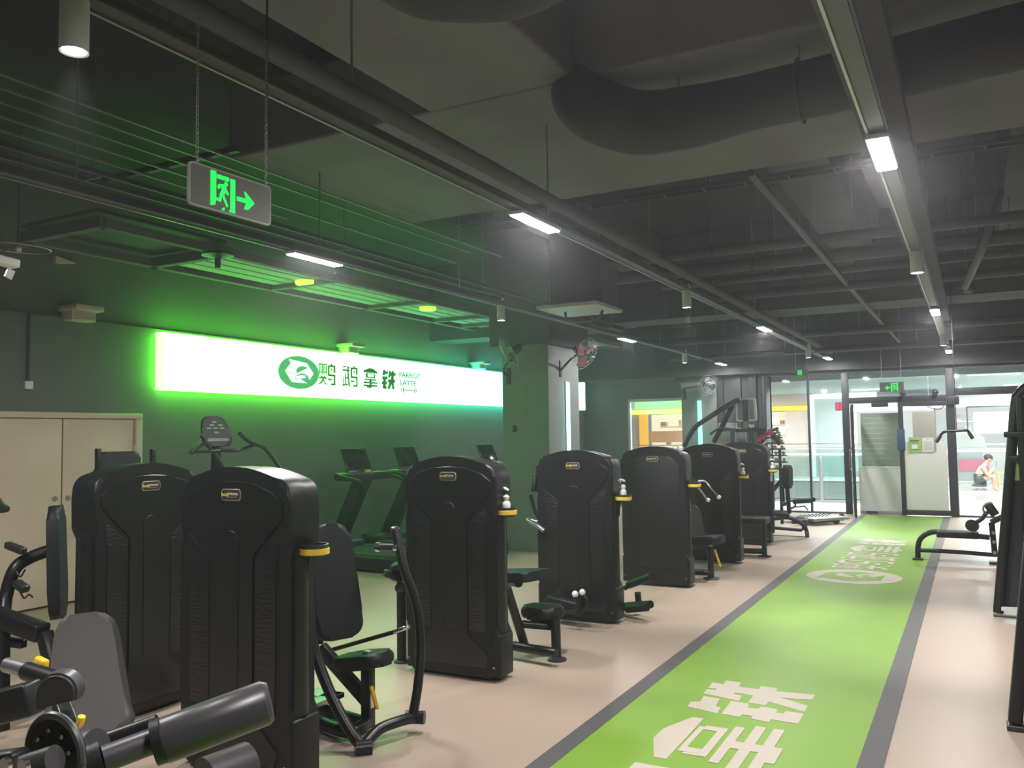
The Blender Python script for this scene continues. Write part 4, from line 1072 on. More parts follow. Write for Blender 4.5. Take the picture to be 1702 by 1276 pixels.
# rollers
B().cyl((-1.764, 1.300, 0.914), (-1.707, 1.400, 0.937), 0.030, 24).build('roller_axle', 'foam', m0, world=True)
B().cyl((-1.701, 1.385, 0.933), (-1.687, 1.400, 0.938), 0.052, 32).build('roller_flange', 'shell', m0, world=True)
rb = B(); rb.tube([(-1.695, 1.400, 0.933), (-1.689, 1.405, 0.935), (-1.548, 1.580, 0.991), (-1.538, 1.590, 0.994)], [0.046, 0.053, 0.053, 0.044], n=36, smooth=False); rb.build('roller_pad', 'foam', m0, world=True)
B().cyl((-1.982, 1.460, 0.870), (-1.879, 1.540, 0.909), 0.021, 18).build('tie_rod', 'tube', m0, world=True)
B().cyl((-1.798, 1.280, 0.898), (-1.777, 1.310, 0.908), 0.045, 24).build('roller_flange', 'shell', m0, world=True)
rb = B(); rb.cyl((-1.441, 1.300, 0.920), (-1.420, 1.400, 0.924), 0.05, 28); rb.build('lower_roller_pad', 'foam', m0, world=True)
B().bar((-2.35, 1.45, 0.0), (-2.1, 1.40, 0.9), 0.08, 0.06, bev=0.01).build('post', 'tube', m0, world=True)
B().bar((-2.9, 1.6, 0.05), (-1.5, 1.15, 0.05), 0.08, 0.08, bev=0.01).build('base_tube', 'tube', m0, world=True)

# bottles
for k, lab in ((3, 'white spray bottle in the holder of the nearest machine that has a bottle'), (4, 'white spray bottle on the second machine that has a bottle'), (6, 'small white spray bottle before the far teal strip'), (7, 'small white spray bottle on the last machine of the row')):
    x, y = TX[k]
    off = {3: (0.385, 0.12, 1.112), 4: (0.43, 0.10, 1.072), 6: (0.41, 0.12, 1.072), 7: (0.41, 0.12, 1.072)}[k]
    o = bottle((x + off[0], y + off[1], off[2]), lab)

# ---- machine behind the first tower: only its top shows
t = thing('exercise_machine', 'dark machine whose post and head pad rise behind the leftmost weight machine', 'gym machine', (-5.9, 4.6, 0))
B().bar((-5.600, 4.050, 1.425), (-5.600, 4.048, 1.586), 0.035, 0.035, bev=0.005).build('post', 'tube', t, world=True)
B().bar((-5.600, 4.520, 1.438), (-5.600, 4.519, 1.572), 0.035, 0.035, bev=0.005).build('post', 'tube', t, world=True)
B().pad(0.30, 0.16, 0.07, frame_M((-5.600, 4.218, 1.480), (0.3, 1, 0), (0, 0, 1)), bev=0.02).build('head_pad', 'vinyl', t, world=True)
B().tube([(-5.600, 4.050, 1.434), (-5.6, (-5.600, 4.050, 1.434)[1], 0.03)], 0.03).build('leg', 'tube', t, world=True)
B().tube([(-5.600, 4.521, 1.414), (-5.6, (-5.600, 4.521, 1.414)[1], 0.03)], 0.03).build('leg', 'tube', t, world=True)
# dark bike saddle shape at the far left edge
t = thing('exercise_bike', 'dark exercise bike saddle and post cut by the left edge of the picture', 'exercise bike', (-6.800, 4.023, 1.145))
B().tube([(-6.800, 3.943, 1.207), (-6.800, 4.043, 1.134), (-6.800, 4.129, 1.109)], [0.09, 0.05, 0.022], n=12).build('saddle', 'vinyl', t, world=True)
B().tube([(-6.800, 3.918, 1.270), (-6.800, 4.004, 1.194), (-6.800, 4.071, 1.132)], [0.05, 0.05, 0.03], n=12).build('saddle_back', 'vinyl', t, world=True)
p = (-6.800, 4.005, 1.123); B().cyl(p, (p[0], p[1], 0.02), 0.025, 10).build('post', 'tube', t, world=True)

# ================================================================ treadmills
def treadmill():
    t = thing('treadmill', 'x', 'treadmill', (0, 0, 0), group='treadmills facing the light box')
    # local: forward (-x), deck along x
    B().box((0.0, -0.42, 0.03), (1.75, 0.42, 0.20), bev=0.03).build('deck', 'shell', t)
    B().box((0.12, -0.26, 0.195), (1.72, 0.26, 0.215)).build('belt', 'belt', t)
    for s in (-1, 1):
        B().box((0.1, s * 0.28, 0.195), (1.74, s * 0.40, 0.225), bev=0.006).build('side_rail', 'wall_dark', t)
    B().box((-0.22, -0.38, 0.03), (0.18, 0.38, 0.30), bev=0.05).build('motor_cover', 'shell', t)
    b = B(); b.bar((-0.02, 0, 0.25), (0.46, 0, 1.14), 0.17, 0.19, bev=0.02, up=(0, 1, 0)); b.build('upright', 'shell', t)
    B().bar((0.46, -0.40, 1.15), (0.46, 0.40, 1.15), 0.30, 0.10, bev=0.015).build('console_tray', 'shell_raised', t)
    for s in (-1, 1):
        B().tube([(0.40, s * 0.40, 1.17), (0.75, s * 0.41, 1.10), (0.86, s * 0.41, 1.02)], 0.022, n=10).build('handrail', 'tube', t)
    sc = B(); sc.bar((0.40, 0, 1.20), (0.27, 0, 1.50), 0.46, 0.03, bev=0.008, up=(1, 0, 0.4)); sc.build('screen', 'screen', t)
    sc = B(); sc.bar((0.40, 0, 1.17), (0.385, 0, 1.235), 0.50, 0.04, bev=0.008, up=(1, 0, 0.4)); sc.build('console', 'shell_raised', t)
    B().box((0.50, -0.03, 1.20), (0.56, 0.03, 1.23), bev=0.004).build('safety_key', 'yellow', t)
    return t
tm = treadmill(); tm.location = (-7.40, 8.85, 0); tm.rotation_euler = (0, 0, -0.05)
tm['label'] = 'treadmill nearest the camera, its whole side visible below the light box'
dup(tm, (-7.40, 9.98, 0), -0.05, 'second treadmill, just left of the third weight machine')
dup(tm, (-7.40, 12.25, 0), -0.05, 'farthest treadmill, its screen peeking over the third weight machine')

# stair climber
t = thing('stair_climber', 'stair climber with tall console and curved handrails rising behind the near machine', 'gym machine', (-6.6, 6.1, 0))
M = frame_M((-6.200, 5.689, 1.714), (0.45, 0.89, 0), (-0.25, -0.05, 0.97))
B().pad(0.27, 0.29, 0.05, M, bev=0.02, taper=0.85).build('console', 'belt', t, world=True)
b = B()
for r0, c0 in ((0.02, -0.06), (0.02, 0.0), (0.02, 0.06), (0.05, -0.03), (0.05, 0.05), (-0.02, 0.0), (0.08, 0.0)):
    b.prism([(c0 - 0.018, r0), (c0 + 0.018, r0), (c0 + 0.018, r0 + 0.012), (c0 - 0.018, r0 + 0.012)], M @ Matrix.Translation((0, 0, 0.027)), 0.002)
b.build('display', 'console_digits', t, world=True, smooth=False)
b = B(); b.prism([(-0.10, -0.10), (0.10, -0.10), (0.09, -0.07), (-0.09, -0.07)], M @ Matrix.Translation((0, 0, 0.027)), 0.004); b.build('button_row', 'rubber', t, world=True, smooth=False)
B().bar((-6.200, 5.705, 1.613), (-6.200, 5.693, 1.252), 0.08, 0.06, bev=0.01).build('console_post', 'tube', t, world=True)
tubes(t, 'handrail', [([(-6.100, 5.339, 1.538), (-6.100, 5.460, 1.605), (-6.100, 5.543, 1.560), (-6.100, 5.700, 1.375), (-6.100, 5.908, 1.073)], 0.018),
    ([(-5.900, 5.696, 1.693), (-5.900, 5.799, 1.626), (-5.900, 5.890, 1.591), (-5.900, 6.013, 1.550), (-5.900, 6.180, 1.391), (-5.900, 6.506, 0.976)], 0.020),
    ([(-6.050, 5.609, 1.542), (-6.000, 5.771, 1.539), (-5.900, 5.890, 1.591)], 0.016), ([(-6.100, 5.339, 1.532), (-6.100, 5.508, 1.534), (-6.050, 5.609, 1.542)], 0.014)])
B().cyl((-6.100, 5.339, 1.548), (-6.100, 5.320, 1.522), 0.02, 10).build('grip', 'rubber', t, world=True)
for k in range(4):
    B().box((-6.55, 6.3 + 0.0, 0.15 + 0.2 * k), (-5.95 + 0.0, 6.9, 0.19 + 0.2 * k)).build('step', 'tube', t, world=True) if False else None
B().box((-6.75, 5.75, 0.02), (-6.2, 6.9, 0.35), bev=0.03).build('base', 'shell', t, world=True)
for k in range(3):
    B().box((-6.70, 6.0 + 0.22 * k, 0.35 + 0.16 * k), (-6.25, 6.25 + 0.22 * k, 0.39 + 0.16 * k), bev=0.005).build('step', 'belt', t, world=True)
B().bar((-6.45, 6.45, 0.3), (-6.40, 6.2, 1.15), 0.10, 0.10, bev=0.01).build('mast', 'tube', t, world=True)
# ================================================================ GLAZED SHOPFRONT
wn = thing('window_2', None, None, (-1.5, GY, 0)); wn['kind'] = 'structure'
def fb(x0, x1, z0, z1, y0=GY - 0.04, y1=GY + 0.06, name='frame_bar', par=None, m='frame_dark'):
    return B().box((x0, y0, z0), (x1, y1, z1), bev=0.006).build(name, m, par or wn, world=True)
fb(-3.86, -3.78, 0, 2.86); fb(-2.965, -2.925, 0, 2.82); fb(-2.30, -2.17, 0, 2.84); fb(-1.285, -1.20, 0, 2.28); fb(-0.44, -0.30, 0, 2.86); fb(1.55, 1.65, 0, 2.86)
fb(-2.17, -0.44, 2.18, 2.30); fb(-0.30, 3.2, 2.28, 2.42); fb(-3.86, 3.2, 2.80, 2.88); fb(-3.78, -2.30, 0, 0.03); fb(-0.30, 3.2, 0, 0.03)
for x0, x1, z0, z1 in ((-3.78, -2.965, 0.03, 2.80), (-2.925, -2.30, 0.03, 2.80), (-2.17, -0.44, 2.30, 2.80), (-0.30, 1.55, 0.03, 2.28), (-0.30, 1.55, 2.42, 2.80), (1.65, 3.2, 0.03, 2.28)):
    B().box((x0, GY, z0), (x1, GY + 0.01, z1)).build('pane', 'glass', wn, world=True, smooth=False)
# door leaf opened inwards at the left
d2 = thing('door_2', None, None, (-2.16, GY - 0.1, 0)); d2['kind'] = 'structure'
R = Matrix.Translation((-2.13, GY - 0.06, 0)) @ Matrix.Rotation(math.radians(-82), 4, 'Z')
for x0, x1, z0, z1 in ((0, 0.06, 0.02, 2.14), (0.80, 0.86, 0.02, 2.14), (0.06, 0.80, 0.02, 0.12), (0.06, 0.80, 2.06, 2.14), (0.06, 0.80, 0.55, 0.60), (0.06, 0.80, 1.58, 1.63)):
    B().box((x0, -0.02, z0), (x1, 0.02, z1), M=R).build('door_frame', 'frame_dark', d2, world=True)
B().box((0.06, -0.004, 0.12), (0.80, 0.004, 2.06), M=R).build('pane', 'glass', d2, world=True, smooth=False)
b = B(); b.tube([R @ Vector((0.74, -0.03, 0.9)), R @ Vector((0.74, -0.07, 0.95)), R @ Vector((0.74, -0.07, 1.25)), R @ Vector((0.74, -0.03, 1.3))], 0.012, n=8); b.build('door_handle', 'chrome', d2, world=True)
# fixed leaf with the grey green notice
d3 = thing('door_3', None, None, (-1.65, GY + 0.2, 0)); d3['kind'] = 'structure'
B().box((-2.05, GY + 0.10, 0.06), (-1.26, GY + 0.115, 0.92)).build('white_film', 'film', d3, world=True)
B().box((-2.05, GY + 0.12, 0.06), (-1.26, GY + 0.13, 2.10)).build('pane', 'glass', d3, world=True, smooth=False)
B().box((-2.05, GY + 0.08, 0.0), (-1.26, GY + 0.14, 0.06)).build('door_rail', 'steel', d3, world=True)
B().box((-1.93, GY + 0.0, 0.03), (-1.72, GY + 0.08, 0.06)).build('floor_stop', 'frame_dark', d3, world=True)
t = thing('wall_notice', 'large grey green printed notice on the left glass door leaf', 'poster', (-1.6, GY + 0.09, 1.4))
B().box((-1.98, GY + 0.085, 0.93), (-1.27, GY + 0.095, 1.98)).build('sheet', 'poster_green_grey', t, world=True)
b = B()
for k in range(9):
    z = 1.88 - 0.1 * k
    b.box((-1.92 + 0.02 * (k % 3), GY + 0.083, z), (-1.40 - 0.05 * ((k * 5) % 4), GY + 0.085, z + 0.012))
b.build('print_lines', 'mall_teal', t, world=True)
# right leaf
d4 = thing('door_4', None, None, (-0.85, GY - 0.12, 0)); d4['kind'] = 'structure'
for x0, x1, z0, z1 in ((-1.27, -1.19, 0.02, 2.18), (-0.45, -0.31, 0.02, 2.26), (-1.19, -0.45, 0.02, 0.12), (-1.19, -0.45, 2.10, 2.18)):
    B().box((x0, GY - 0.14, z0), (x1, GY - 0.09, z1), bev=0.005).build('door_frame', 'frame_dark', d4, world=True)
B().box((-1.19, GY - 0.12, 0.12), (-0.45, GY - 0.112, 2.10)).build('pane', 'glass', d4, world=True, smooth=False)
B().box((-1.19, GY - 0.128, 0.12), (-0.47, GY - 0.121, 1.42)).build('white_film', 'film', d4, world=True)
B().box((-1.31, GY - 0.18, 1.25), (-1.17, GY - 0.13, 1.66), bev=0.01).build('lock_box', 'blue_plate', d4, world=True)
t = thing('poster', 'tall taupe poster on the right glass door leaf', 'poster', (-0.9, GY - 0.13, 1.6))
B().box((-1.03, GY - 0.135, 1.24), (-0.64, GY - 0.129, 1.98)).build('sheet', 'poster_taupe', t, world=True)
t = thing('poster', 'small lime green notice on the right glass door leaf', 'poster', (-1.0, GY - 0.14, 1.35))
B().box((-1.11, GY - 0.142, 1.22), (-0.90, GY - 0.136, 1.50)).build('sheet', 'poster_lime', t, world=True)
b = B(); b.box((-1.09, GY - 0.144, 1.42), (-0.93, GY - 0.142, 1.445)); b.box((-1.07, GY - 0.144, 1.39), (-0.95, GY - 0.142, 1.397)); b.box((-1.07, GY - 0.144, 1.26), (-0.94, GY - 0.142, 1.27)); b.build('print', 'print_dark', t, world=True)
B().box((-1.06, GY - 0.144, 1.28), (-0.96, GY - 0.142, 1.36)).build('print_panel', 'badge_white', t, world=True)
t = thing('poster', 'small white notice beside the lime green one', 'poster', (-0.8, GY - 0.14, 1.35))
B().box((-0.88, GY - 0.142, 1.22), (-0.68, GY - 0.136, 1.49)).build('sheet', 'paper', t, world=True)
b = B()
for k in range(4): b.box((-0.85, GY - 0.144, 1.27 + 0.04 * k), (-0.71, GY - 0.142, 1.28 + 0.04 * k))
b.box((-0.79, GY - 0.144, 1.45), (-0.77, GY - 0.142, 1.465)); b.build('print', 'poster_taupe', t, world=True)
# closer, camera and cables above the door
t = thing('door_closer', 'dark door closer and bracket at the head of the right frame post', 'door closer', (-0.35, GY - 0.1, 2.2))
B().box((-0.42, GY - 0.2, 2.10), (-0.22, GY - 0.08, 2.26), bev=0.02).build('housing', 'frame_dark', t, world=True)
B().box((-1.75, GY - 0.12, 2.10), (-1.45, GY - 0.04, 2.18), bev=0.01).build('closer_body', 'frame_dark', t, world=True)
t = thing('loose_cable', 'loose black cables drooping beneath the door head', 'cable', (-0.6, GY - 0.12, 2.1))
b = B(); b.tube([(-0.85, GY - 0.13, 2.2), (-0.75, GY - 0.13, 2.08), (-0.6, GY - 0.13, 2.02), (-0.5, GY - 0.13, 2.06), (-0.45, GY - 0.13, 2.16)], 0.008, n=6)
b.tube([(-0.95, GY - 0.13, 2.19), (-0.82, GY - 0.13, 2.12), (-0.7, GY - 0.13, 2.12)], 0.006, n=6); b.build('cable', 'frame_dark', t, world=True)
for x, lab in ((-1.18, 'round sensor on top of the door head, left of two'), (-0.62, 'round sensor on top of the door head, right of two')):
    t = thing('sensor', lab, 'sensor', (x, GY - 0.06, 2.33))
    B().sph((x, GY - 0.08, 2.35), 0.06, 12).build('ball', 'frame_dark', t, world=True)
    B().cyl((x, GY - 0.04, 2.29), (x, GY - 0.06, 2.34), 0.02, 8).build('stem', 'frame_dark', t, world=True)

# ================================================================ MALL BEYOND
b = B(); b.box((-14, GY + 0.7, -0.12), (8, 21.05, 0)); b.box((-0.9, 21.05, -0.12), (8, 36, 0)); struct('floor_mall', b, 'mall_floor')
b = B().box((-3.86, GY - 0.0, -0.12), (8, GY + 0.7, -0.001)); struct('floor_threshold', b, 'mall_floor')
b = B().box((-16, 29.0, -0.5), (-0.9, 36, 0)); struct('floor_mall_far', b, 'mall_wall')
b = B().box((-16, GY + 0.75, 3.05), (8, 36, 3.2)); struct('ceiling_mall', b, 'mall_ceiling')
b = B().box((-16, 19.1, 2.72), (8, 19.3, 3.05)); struct('trim_4', b, 'mall_teal')
b = B().box((-16, 20.9, -0.5), (-0.9, 21.05, -0.12)); struct('trim_5', b, 'mall_wall')
b = B().box((-16, 20.9, -3.2), (-0.9, 36, -3.0)); struct('floor_lower', b, 'mall_floor')
b = B().box((-16, GY + 0.8, 0), (-15.9, 36, 3.05)); struct('wall_mall_left', b, 'mall_wall')
b = B().box((8, GY, 0), (8.1, 36, 3.05)); struct('wall_mall_right', b, 'mall_wall')
def railing(y, x0, x1, label, posts):
    t = thing('glass_railing', label, 'railing', ((x0 + x1) / 2, y, 0))
    B().cyl((x0, y, 1.10), (x1, y, 1.10), 0.028, 12).build('handrail', 'mall_pink', t, world=True)
    B().cyl((x0, y, 1.24), (x1, y, 1.24), 0.014, 10).build('top_wire', 'steel', t, world=True)
    for x in posts:
        B().tube([(x, y, 0), (x, y, 0.95), (x - 0.02, y, 1.1)], [0.05, 0.035, 0.02], n=12, smooth=False).build('post', 'steel', t, world=True)
        B().cyl((x, y, 1.1), (x, y, 1.24), 0.008, 6).build('post_pin', 'steel', t, world=True)
    xs = [x0] + list(posts) + [x1]
    for a, c in zip(xs, xs[1:]):
        B().box((a + 0.03, y - 0.006, 0.10), (c - 0.03, y + 0.006, 1.06)).build('pane', 'glass_green', t, world=True, smooth=False)
    B().box((x0, y - 0.05, 0), (x1, y + 0.05, 0.05)).build('base_rail', 'steel', t, world=True)
railing(20.97, -12, -0.95, 'near glass railing with a pinkish handrail outside the gym glass', (-10.4, -8.6, -6.8, -5.0, -3.17, -1.4))
railing(29.1, -12, -0.95, 'far glass railing across the mall void', (-10.5, -8.2, -5.9, -3.6, -1.3))
# shop facades
SY = 33.0
def slab(name, x0, x1, z0, z1, m, y0=SY, y1=SY + 0.2, par=None): return B().box((x0, y0, z0), (x1, y1, z1)).build(name, m, par, world=par is not None, smooth=False)
sh = thing('warm_shop', 'warm lit shop with a yellow glowing band across the mall void', 'shop', (-9, SY, 0))
slab('fascia', -13.2, -5.35, 2.62, 3.05, 'mall_pink', par=sh); slab('yellow_band', -13.0, -5.35, 2.44, 2.60, 'mall_yellow', SY - 0.12, SY, par=sh)
slab('lime_panel', -12.1, -9.6, 2.66, 3.04, 'mall_lime', SY - 0.05, SY, par=sh)
slab('side_wall', -13.4, -11.9, 0, 2.44, 'mall_pink', par=sh); slab('side_wall', -6.2, -5.35, 0, 2.44, 'mall_pink', par=sh)
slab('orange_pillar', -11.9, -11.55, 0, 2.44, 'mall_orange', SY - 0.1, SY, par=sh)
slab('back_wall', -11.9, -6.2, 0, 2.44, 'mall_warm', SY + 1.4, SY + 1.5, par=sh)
slab('fitting', -11.6, -10.3, 1.3, 1.75, 'box_tan', SY + 0.3, SY + 0.8, par=sh)
rs = random.Random(3)
for k in range(70):
    x = rs.uniform(-11.4, -6.4); z = rs.choice((0.5, 0.85, 1.2, 1.55, 1.95)); wd = rs.uniform(0.08, 0.22); h = rs.uniform(0.10, 0.28)
    o = slab('display_box', x, x + wd, z, z + h, rs.choice(('box_tan', 'paper', 'white_box', 'mall_light', 'mall_pink', 'steel')), SY + 1.0, SY + 1.3, par=sh)
for z in (0.48, 0.83, 1.18, 1.53, 1.93): slab('shelf', -11.4, -6.4, z - 0.03, z, 'mall_pink', SY + 0.95, SY + 1.4, par=sh)
for x in (-7.2, -6.5): slab('stand_leg', x, x + 0.05, 0, 1.35, 'box_tan', SY - 1.5, SY - 1.45, par=sh)
for z in (1.0, 1.35): slab('stand_shelf', -7.2, -6.45, z, z + 0.03, 'box_tan', SY - 1.5, SY - 1.2, par=sh)
slab('stand_box', -7.0, -6.75, 1.38, 1.60, 'magenta', SY - 1.45, SY - 1.25, par=sh); slab('stand_box', -6.72, -6.5, 1.38, 1.52, 'box_tan', SY - 1.45, SY - 1.25, par=sh)
sh = thing('white_shop', 'grey green shop front edged with bright white light strips', 'shop', (-4, SY, 0))
slab('light_strip', -5.35, -5.15, -0.3, 3.0, 'mall_light', SY - 0.1, SY, par=sh)
slab('light_strip', -5.15, -3.0, 2.84, 3.02, 'mall_light', SY - 0.1, SY, par=sh)
slab('wall_panel', -5.15, -4.15, -0.3, 2.84, 'mall_teal', par=sh)
slab('light_strip', -4.15, -3.95, -0.3, 2.45, 'mall_light', SY - 0.1, SY, par=sh); slab('light_strip', -3.95, -1.2, 2.33, 2.45, 'mall_light', SY - 0.1, SY, par=sh)
slab('wall_panel', -4.15, -1.2, 2.45, 2.84, 'mall_teal', par=sh)
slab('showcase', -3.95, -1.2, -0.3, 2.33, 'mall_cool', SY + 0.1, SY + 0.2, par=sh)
for k in range(10):
    x = -3.85 + (k % 5) * 0.5; z = 0.2 + (k // 5) * 1.0
    slab('display_item', x, x + 0.16, z, z + 0.5, ('mall_teal', 'paper', 'mall_wall')[k % 3], SY - 0.1, SY + 0.1, par=sh)
sh = thing('open_shop', 'bright white shop with shelving behind the squatting person', 'shop', (2, SY, 0))
slab('header', -1.2, 6.5, 2.55, 3.05, 'mall_wall', par=sh); slab('light_strip', -1.2, 6.5, 2.40, 2.55, 'mall_light', SY - 0.15, SY, par=sh)
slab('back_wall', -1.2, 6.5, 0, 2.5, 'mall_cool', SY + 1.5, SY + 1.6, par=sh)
for z in (0.7, 1.1, 1.5, 1.9): slab('shelf', -1.0, 6.2, z, z + 0.04, 'mall_wall', SY + 0.8, SY + 1.3, par=sh)
for k in range(22):
    x = -0.9 + k * 0.32; z = (0.74, 1.14, 1.54, 1.94)[(k * 3) % 4]
    slab('display_box', x, x + 0.2, z, z + 0.22, ('paper', 'white_box', 'mall_teal', 'mall_pink')[k % 4], SY + 0.8, SY + 1.2, par=sh)
for x0, x1 in ((-0.2, 1.3), (1.6, 3.0)):
    for a in (x0, x1): slab('hanging_frame', a, a + 0.04, 1.2, 2.4, 'frame_dark', SY - 0.9, SY - 0.86, par=sh)
    slab('hanging_frame', x0, x1, 2.36, 2.4, 'frame_dark', SY - 0.9, SY - 0.86, par=sh); slab('frame_poster', x0 + 0.2, x1 - 0.3, 1.5, 2.2, 'paper', SY - 0.9, SY - 0.88, par=sh)
t = thing('counter', 'long glass and white counter behind the squatting person', 'counter', (1.2, 30.2, 0))
slab('worktop', -0.75, 5.0, 0.98, 1.04, 'paper', 30.0, 30.6, par=t); slab('light_edge', -0.75, 5.0, 0.94, 0.98, 'mall_light', 29.98, 30.0, par=t)
for k in range(6): slab('front_panel', -0.72 + 0.95 * k, 0.2 + 0.95 * k, 0.05, 0.94, ('mall_teal', 'mall_wall')[k % 2], 30.05, 30.1, par=t)
slab('red_panel', -0.45, 0.35, 0.35, 0.72, 'pinkpad', 30.0, 30.05, par=t)
t = thing('white_food_cover', 'white domed cover standing on the counter', 'cover', (0.0, 30.3, 1.04))
xz_poly = [(-0.48, 0), (-0.42, 0.35), (-0.30, 0.46), (0.30, 0.46), (0.42, 0.35), (0.48, 0)]
B().prism(xz_poly, Matrix.Translation((-0.15, 30.1, 1.04)) @ Matrix(((1, 0, 0, 0), (0, 0, 1, 0), (0, 1, 0, 0), (0, 0, 0, 1))), 0.4, 0.02).build('cover', 'white_plastic', t, world=True)
t = thing('red_led_sign', 'red glowing sign strip behind the head of the right door leaf', 'sign', (-0.6, 19.6, 2.15))
B().box((-1.15, 19.6, 2.13), (-0.45, 19.64, 2.28)).build('panel', 'magenta', t, world=True)
b = B()
for k in range(9): b.box((-1.12 + 0.073 * k, 19.595, 2.155), (-1.07 + 0.073 * k, 19.6, 2.255))
b.build('led_characters', 'mall_red', t, world=True)
B().cyl((-0.8, 19.62, 2.28), (-0.8, 19.62, 3.05), 0.006, 6).build('rod', 'steel', t, world=True)
t = thing('red_led_sign', 'small pinkish red glowing patch by the open door leaf', 'sign', (-2.3, 19.6, 2.2))
B().box((-2.62, 19.6, 2.08), (-2.35, 19.64, 2.26)).build('panel', 'magenta', t, world=True)
b = B()
for k in range(3): b.box((-2.60 + 0.085 * k, 19.595, 2.10), (-2.54 + 0.085 * k, 19.6, 2.24))
b.build('led_characters', 'mall_red', t, world=True)
B().cyl((-2.48, 19.62, 2.26), (-2.48, 19.62, 3.05), 0.006, 6).build('rod', 'steel', t, world=True)
for k, (x, y) in enumerate(((-10, 20), (-6, 20), (-2.6, 20), (0.6, 20), (3.5, 20.5), (0.5, 25), (4.5, 27), (-8, 31), (-3, 31), (1.5, 31.5))):
    t = thing('ceiling_panel_light', 'flat white light panel in the mall ceiling', 'ceiling light', (x, y, 3.03), group='flat light panels in the mall ceiling')
    B().box((x - 0.6, y - 0.15, 3.02), (x + 0.6, y + 0.15, 3.045)).build('panel', 'mall_light', t, world=True, smooth=False)
    area('mall_lamp', (x, y, 3.0), 1.2, 0.3, MALL, (1, 1, 1))

# ================================================================ PERSON
def skin_mesh(name, chains, m, parent, sub=2):
    me = bpy.data.meshes.new(name); verts = []; edges = []; rad = []; idx = {}
    for ch in chains:
        prev = None
        for key, p, r in ch:
            if key is not None and key in idx: i = idx[key]
            else:
                i = len(verts); verts.append(p); rad.append(r)
                if key is not None: idx[key] = i
            if prev is not None: edges.append((prev, i))
            prev = i
    me.from_pydata([tuple(v) for v in verts], edges, [])
    o = bpy.data.objects.new(name, me); C.objects.link(o)
    o.modifiers.new('s', 'SKIN'); me.skin_vertices or None
    if not me.skin_vertices: pass
    for i, r in enumerate(rad): me.skin_vertices[0].data[i].radius = (r, r) if not isinstance(r, tuple) else r
    me.skin_vertices[0].data[0].use_root = True
    mo = o.modifiers.new('d', 'SUBSURF'); mo.levels = sub; mo.render_levels = sub
    bpy.context.view_layer.update()
    me2 = bpy.data.meshes.new_from_object(o.evaluated_get(bpy.context.evaluated_depsgraph_get()))
    bpy.data.objects.remove(o); bpy.data.meshes.remove(me)
    me2.materials.clear(); me2.materials.append(MATS[m])
    me2.transform(MW[parent.name].inverted())
    for f in me2.polygons: f.use_smooth = True
    o = bpy.data.objects.new(name, me2); C.objects.link(o); o.parent = parent
    MW[o.name] = MW[parent.name].copy()
    return o
PYY = 26.4
hip = Vector((0.090, 26.400, 0.278))
pe = thing('person', 'person in a white sleeveless top sitting low on a stool, looking down at a phone', 'person', (hip.x, hip.y, 0))
def off(v, y): return Vector((v[0], v[1] + y, v[2]))
chest = Vector((0.145, 26.400, 0.569)); neck = Vector((0.236, 26.400, 0.699)); head = Vector((0.327, 26.400, 0.828))
kn = Vector((0.421, 26.400, 0.394)); an = Vector((0.407, 26.400, 0.057)); to = Vector((0.545, 26.400, 0.011))
sh_ = Vector((0.162, 26.400, 0.634)); el = Vector((0.279, 26.400, 0.377)); ha = Vector((0.401, 26.400, 0.571))
ch = [[('pel', hip, 0.13), ('wst', (hip + chest) / 2, 0.125), ('chs', chest, 0.14), ('nk', neck, 0.055), ('hd0', neck.lerp(head, 0.5), 0.06), ('hd', head, 0.095), (None, head + Vector((0.02, 0, 0.08)), 0.07)]]
for s in (-1, 1):
    ch.append([('pel', hip, 0.13), (None, off(hip, s * 0.10), 0.095), (None, off(kn, s * 0.16), 0.062), (None, off(kn.lerp(an, 0.4), s * 0.15), 0.056), (None, off(an, s * 0.13), 0.036), (None, off(to, s * 0.14), 0.03)])
    hnd = ha if s < 0 else Vector((0.396, 26.400, 0.474))
    ch.append([('chs', chest, 0.14), (None, off(sh_, s * 0.19), 0.062), (None, off(el, s * 0.20), 0.044), (None, off(hnd, s * 0.07), 0.030), (None, off(hnd, s * 0.05) + Vector((0.05, 0, 0.05)), 0.028)])
    for f in range(4):
        q0 = off(hnd, s * 0.05) + Vector((0.05, 0, 0.05))
        ch.append([(None, q0 + Vector((0.01, (f - 1.5) * 0.018, 0.01)), 0.009), (None, q0 + Vector((0.05, (f - 1.5) * 0.02, 0.035)), 0.008), (None, q0 + Vector((0.06, (f - 1.5) * 0.02, 0.07 - 0.006 * abs(f - 1))), 0.007)])
body = skin_mesh('body', ch[:], 'skin', pe, 1)
skin_mesh('tank_top', [[('a', hip + Vector((0, 0, 0.04)), 0.145), ('b', (hip + chest) / 2, 0.145), ('c', chest, 0.155), (None, chest.lerp(neck, 0.45), 0.10)], [('c', chest, 0.155), (None, off(sh_, -0.13), 0.06)], [('c', chest, 0.155), (None, off(sh_, 0.13), 0.06)]], 'cloth_white', pe, 1)
skin_mesh('shorts', [[('a', hip, 0.15), (None, off(hip, -0.10), 0.115), (None, off(hip.lerp(kn, 0.55), -0.14), 0.098)], [('a', hip, 0.15), (None, off(hip, 0.10), 0.115), (None, off(hip.lerp(kn, 0.55), 0.14), 0.098)]], 'cloth_dark', pe, 1)
hb = B(); hb.sph(head + Vector((-0.02, 0, 0.055)), 0.105, 14, (1.05, 0.92, 0.85)); hb.build('hair', 'hair', pe, world=True)
b = B()
b.sph(head + Vector((0.095, 0, -0.005)), 0.018, 8, (1.2, 0.7, 1.3)); b.sph(head + Vector((0.0, -0.098, -0.0)), 0.025, 8, (0.8, 0.4, 1.2)); b.sph(head + Vector((0.0, 0.098, 0.0)), 0.025, 8, (0.8, 0.4, 1.2)); b.build('nose_and_ears', 'skin', pe, world=True)
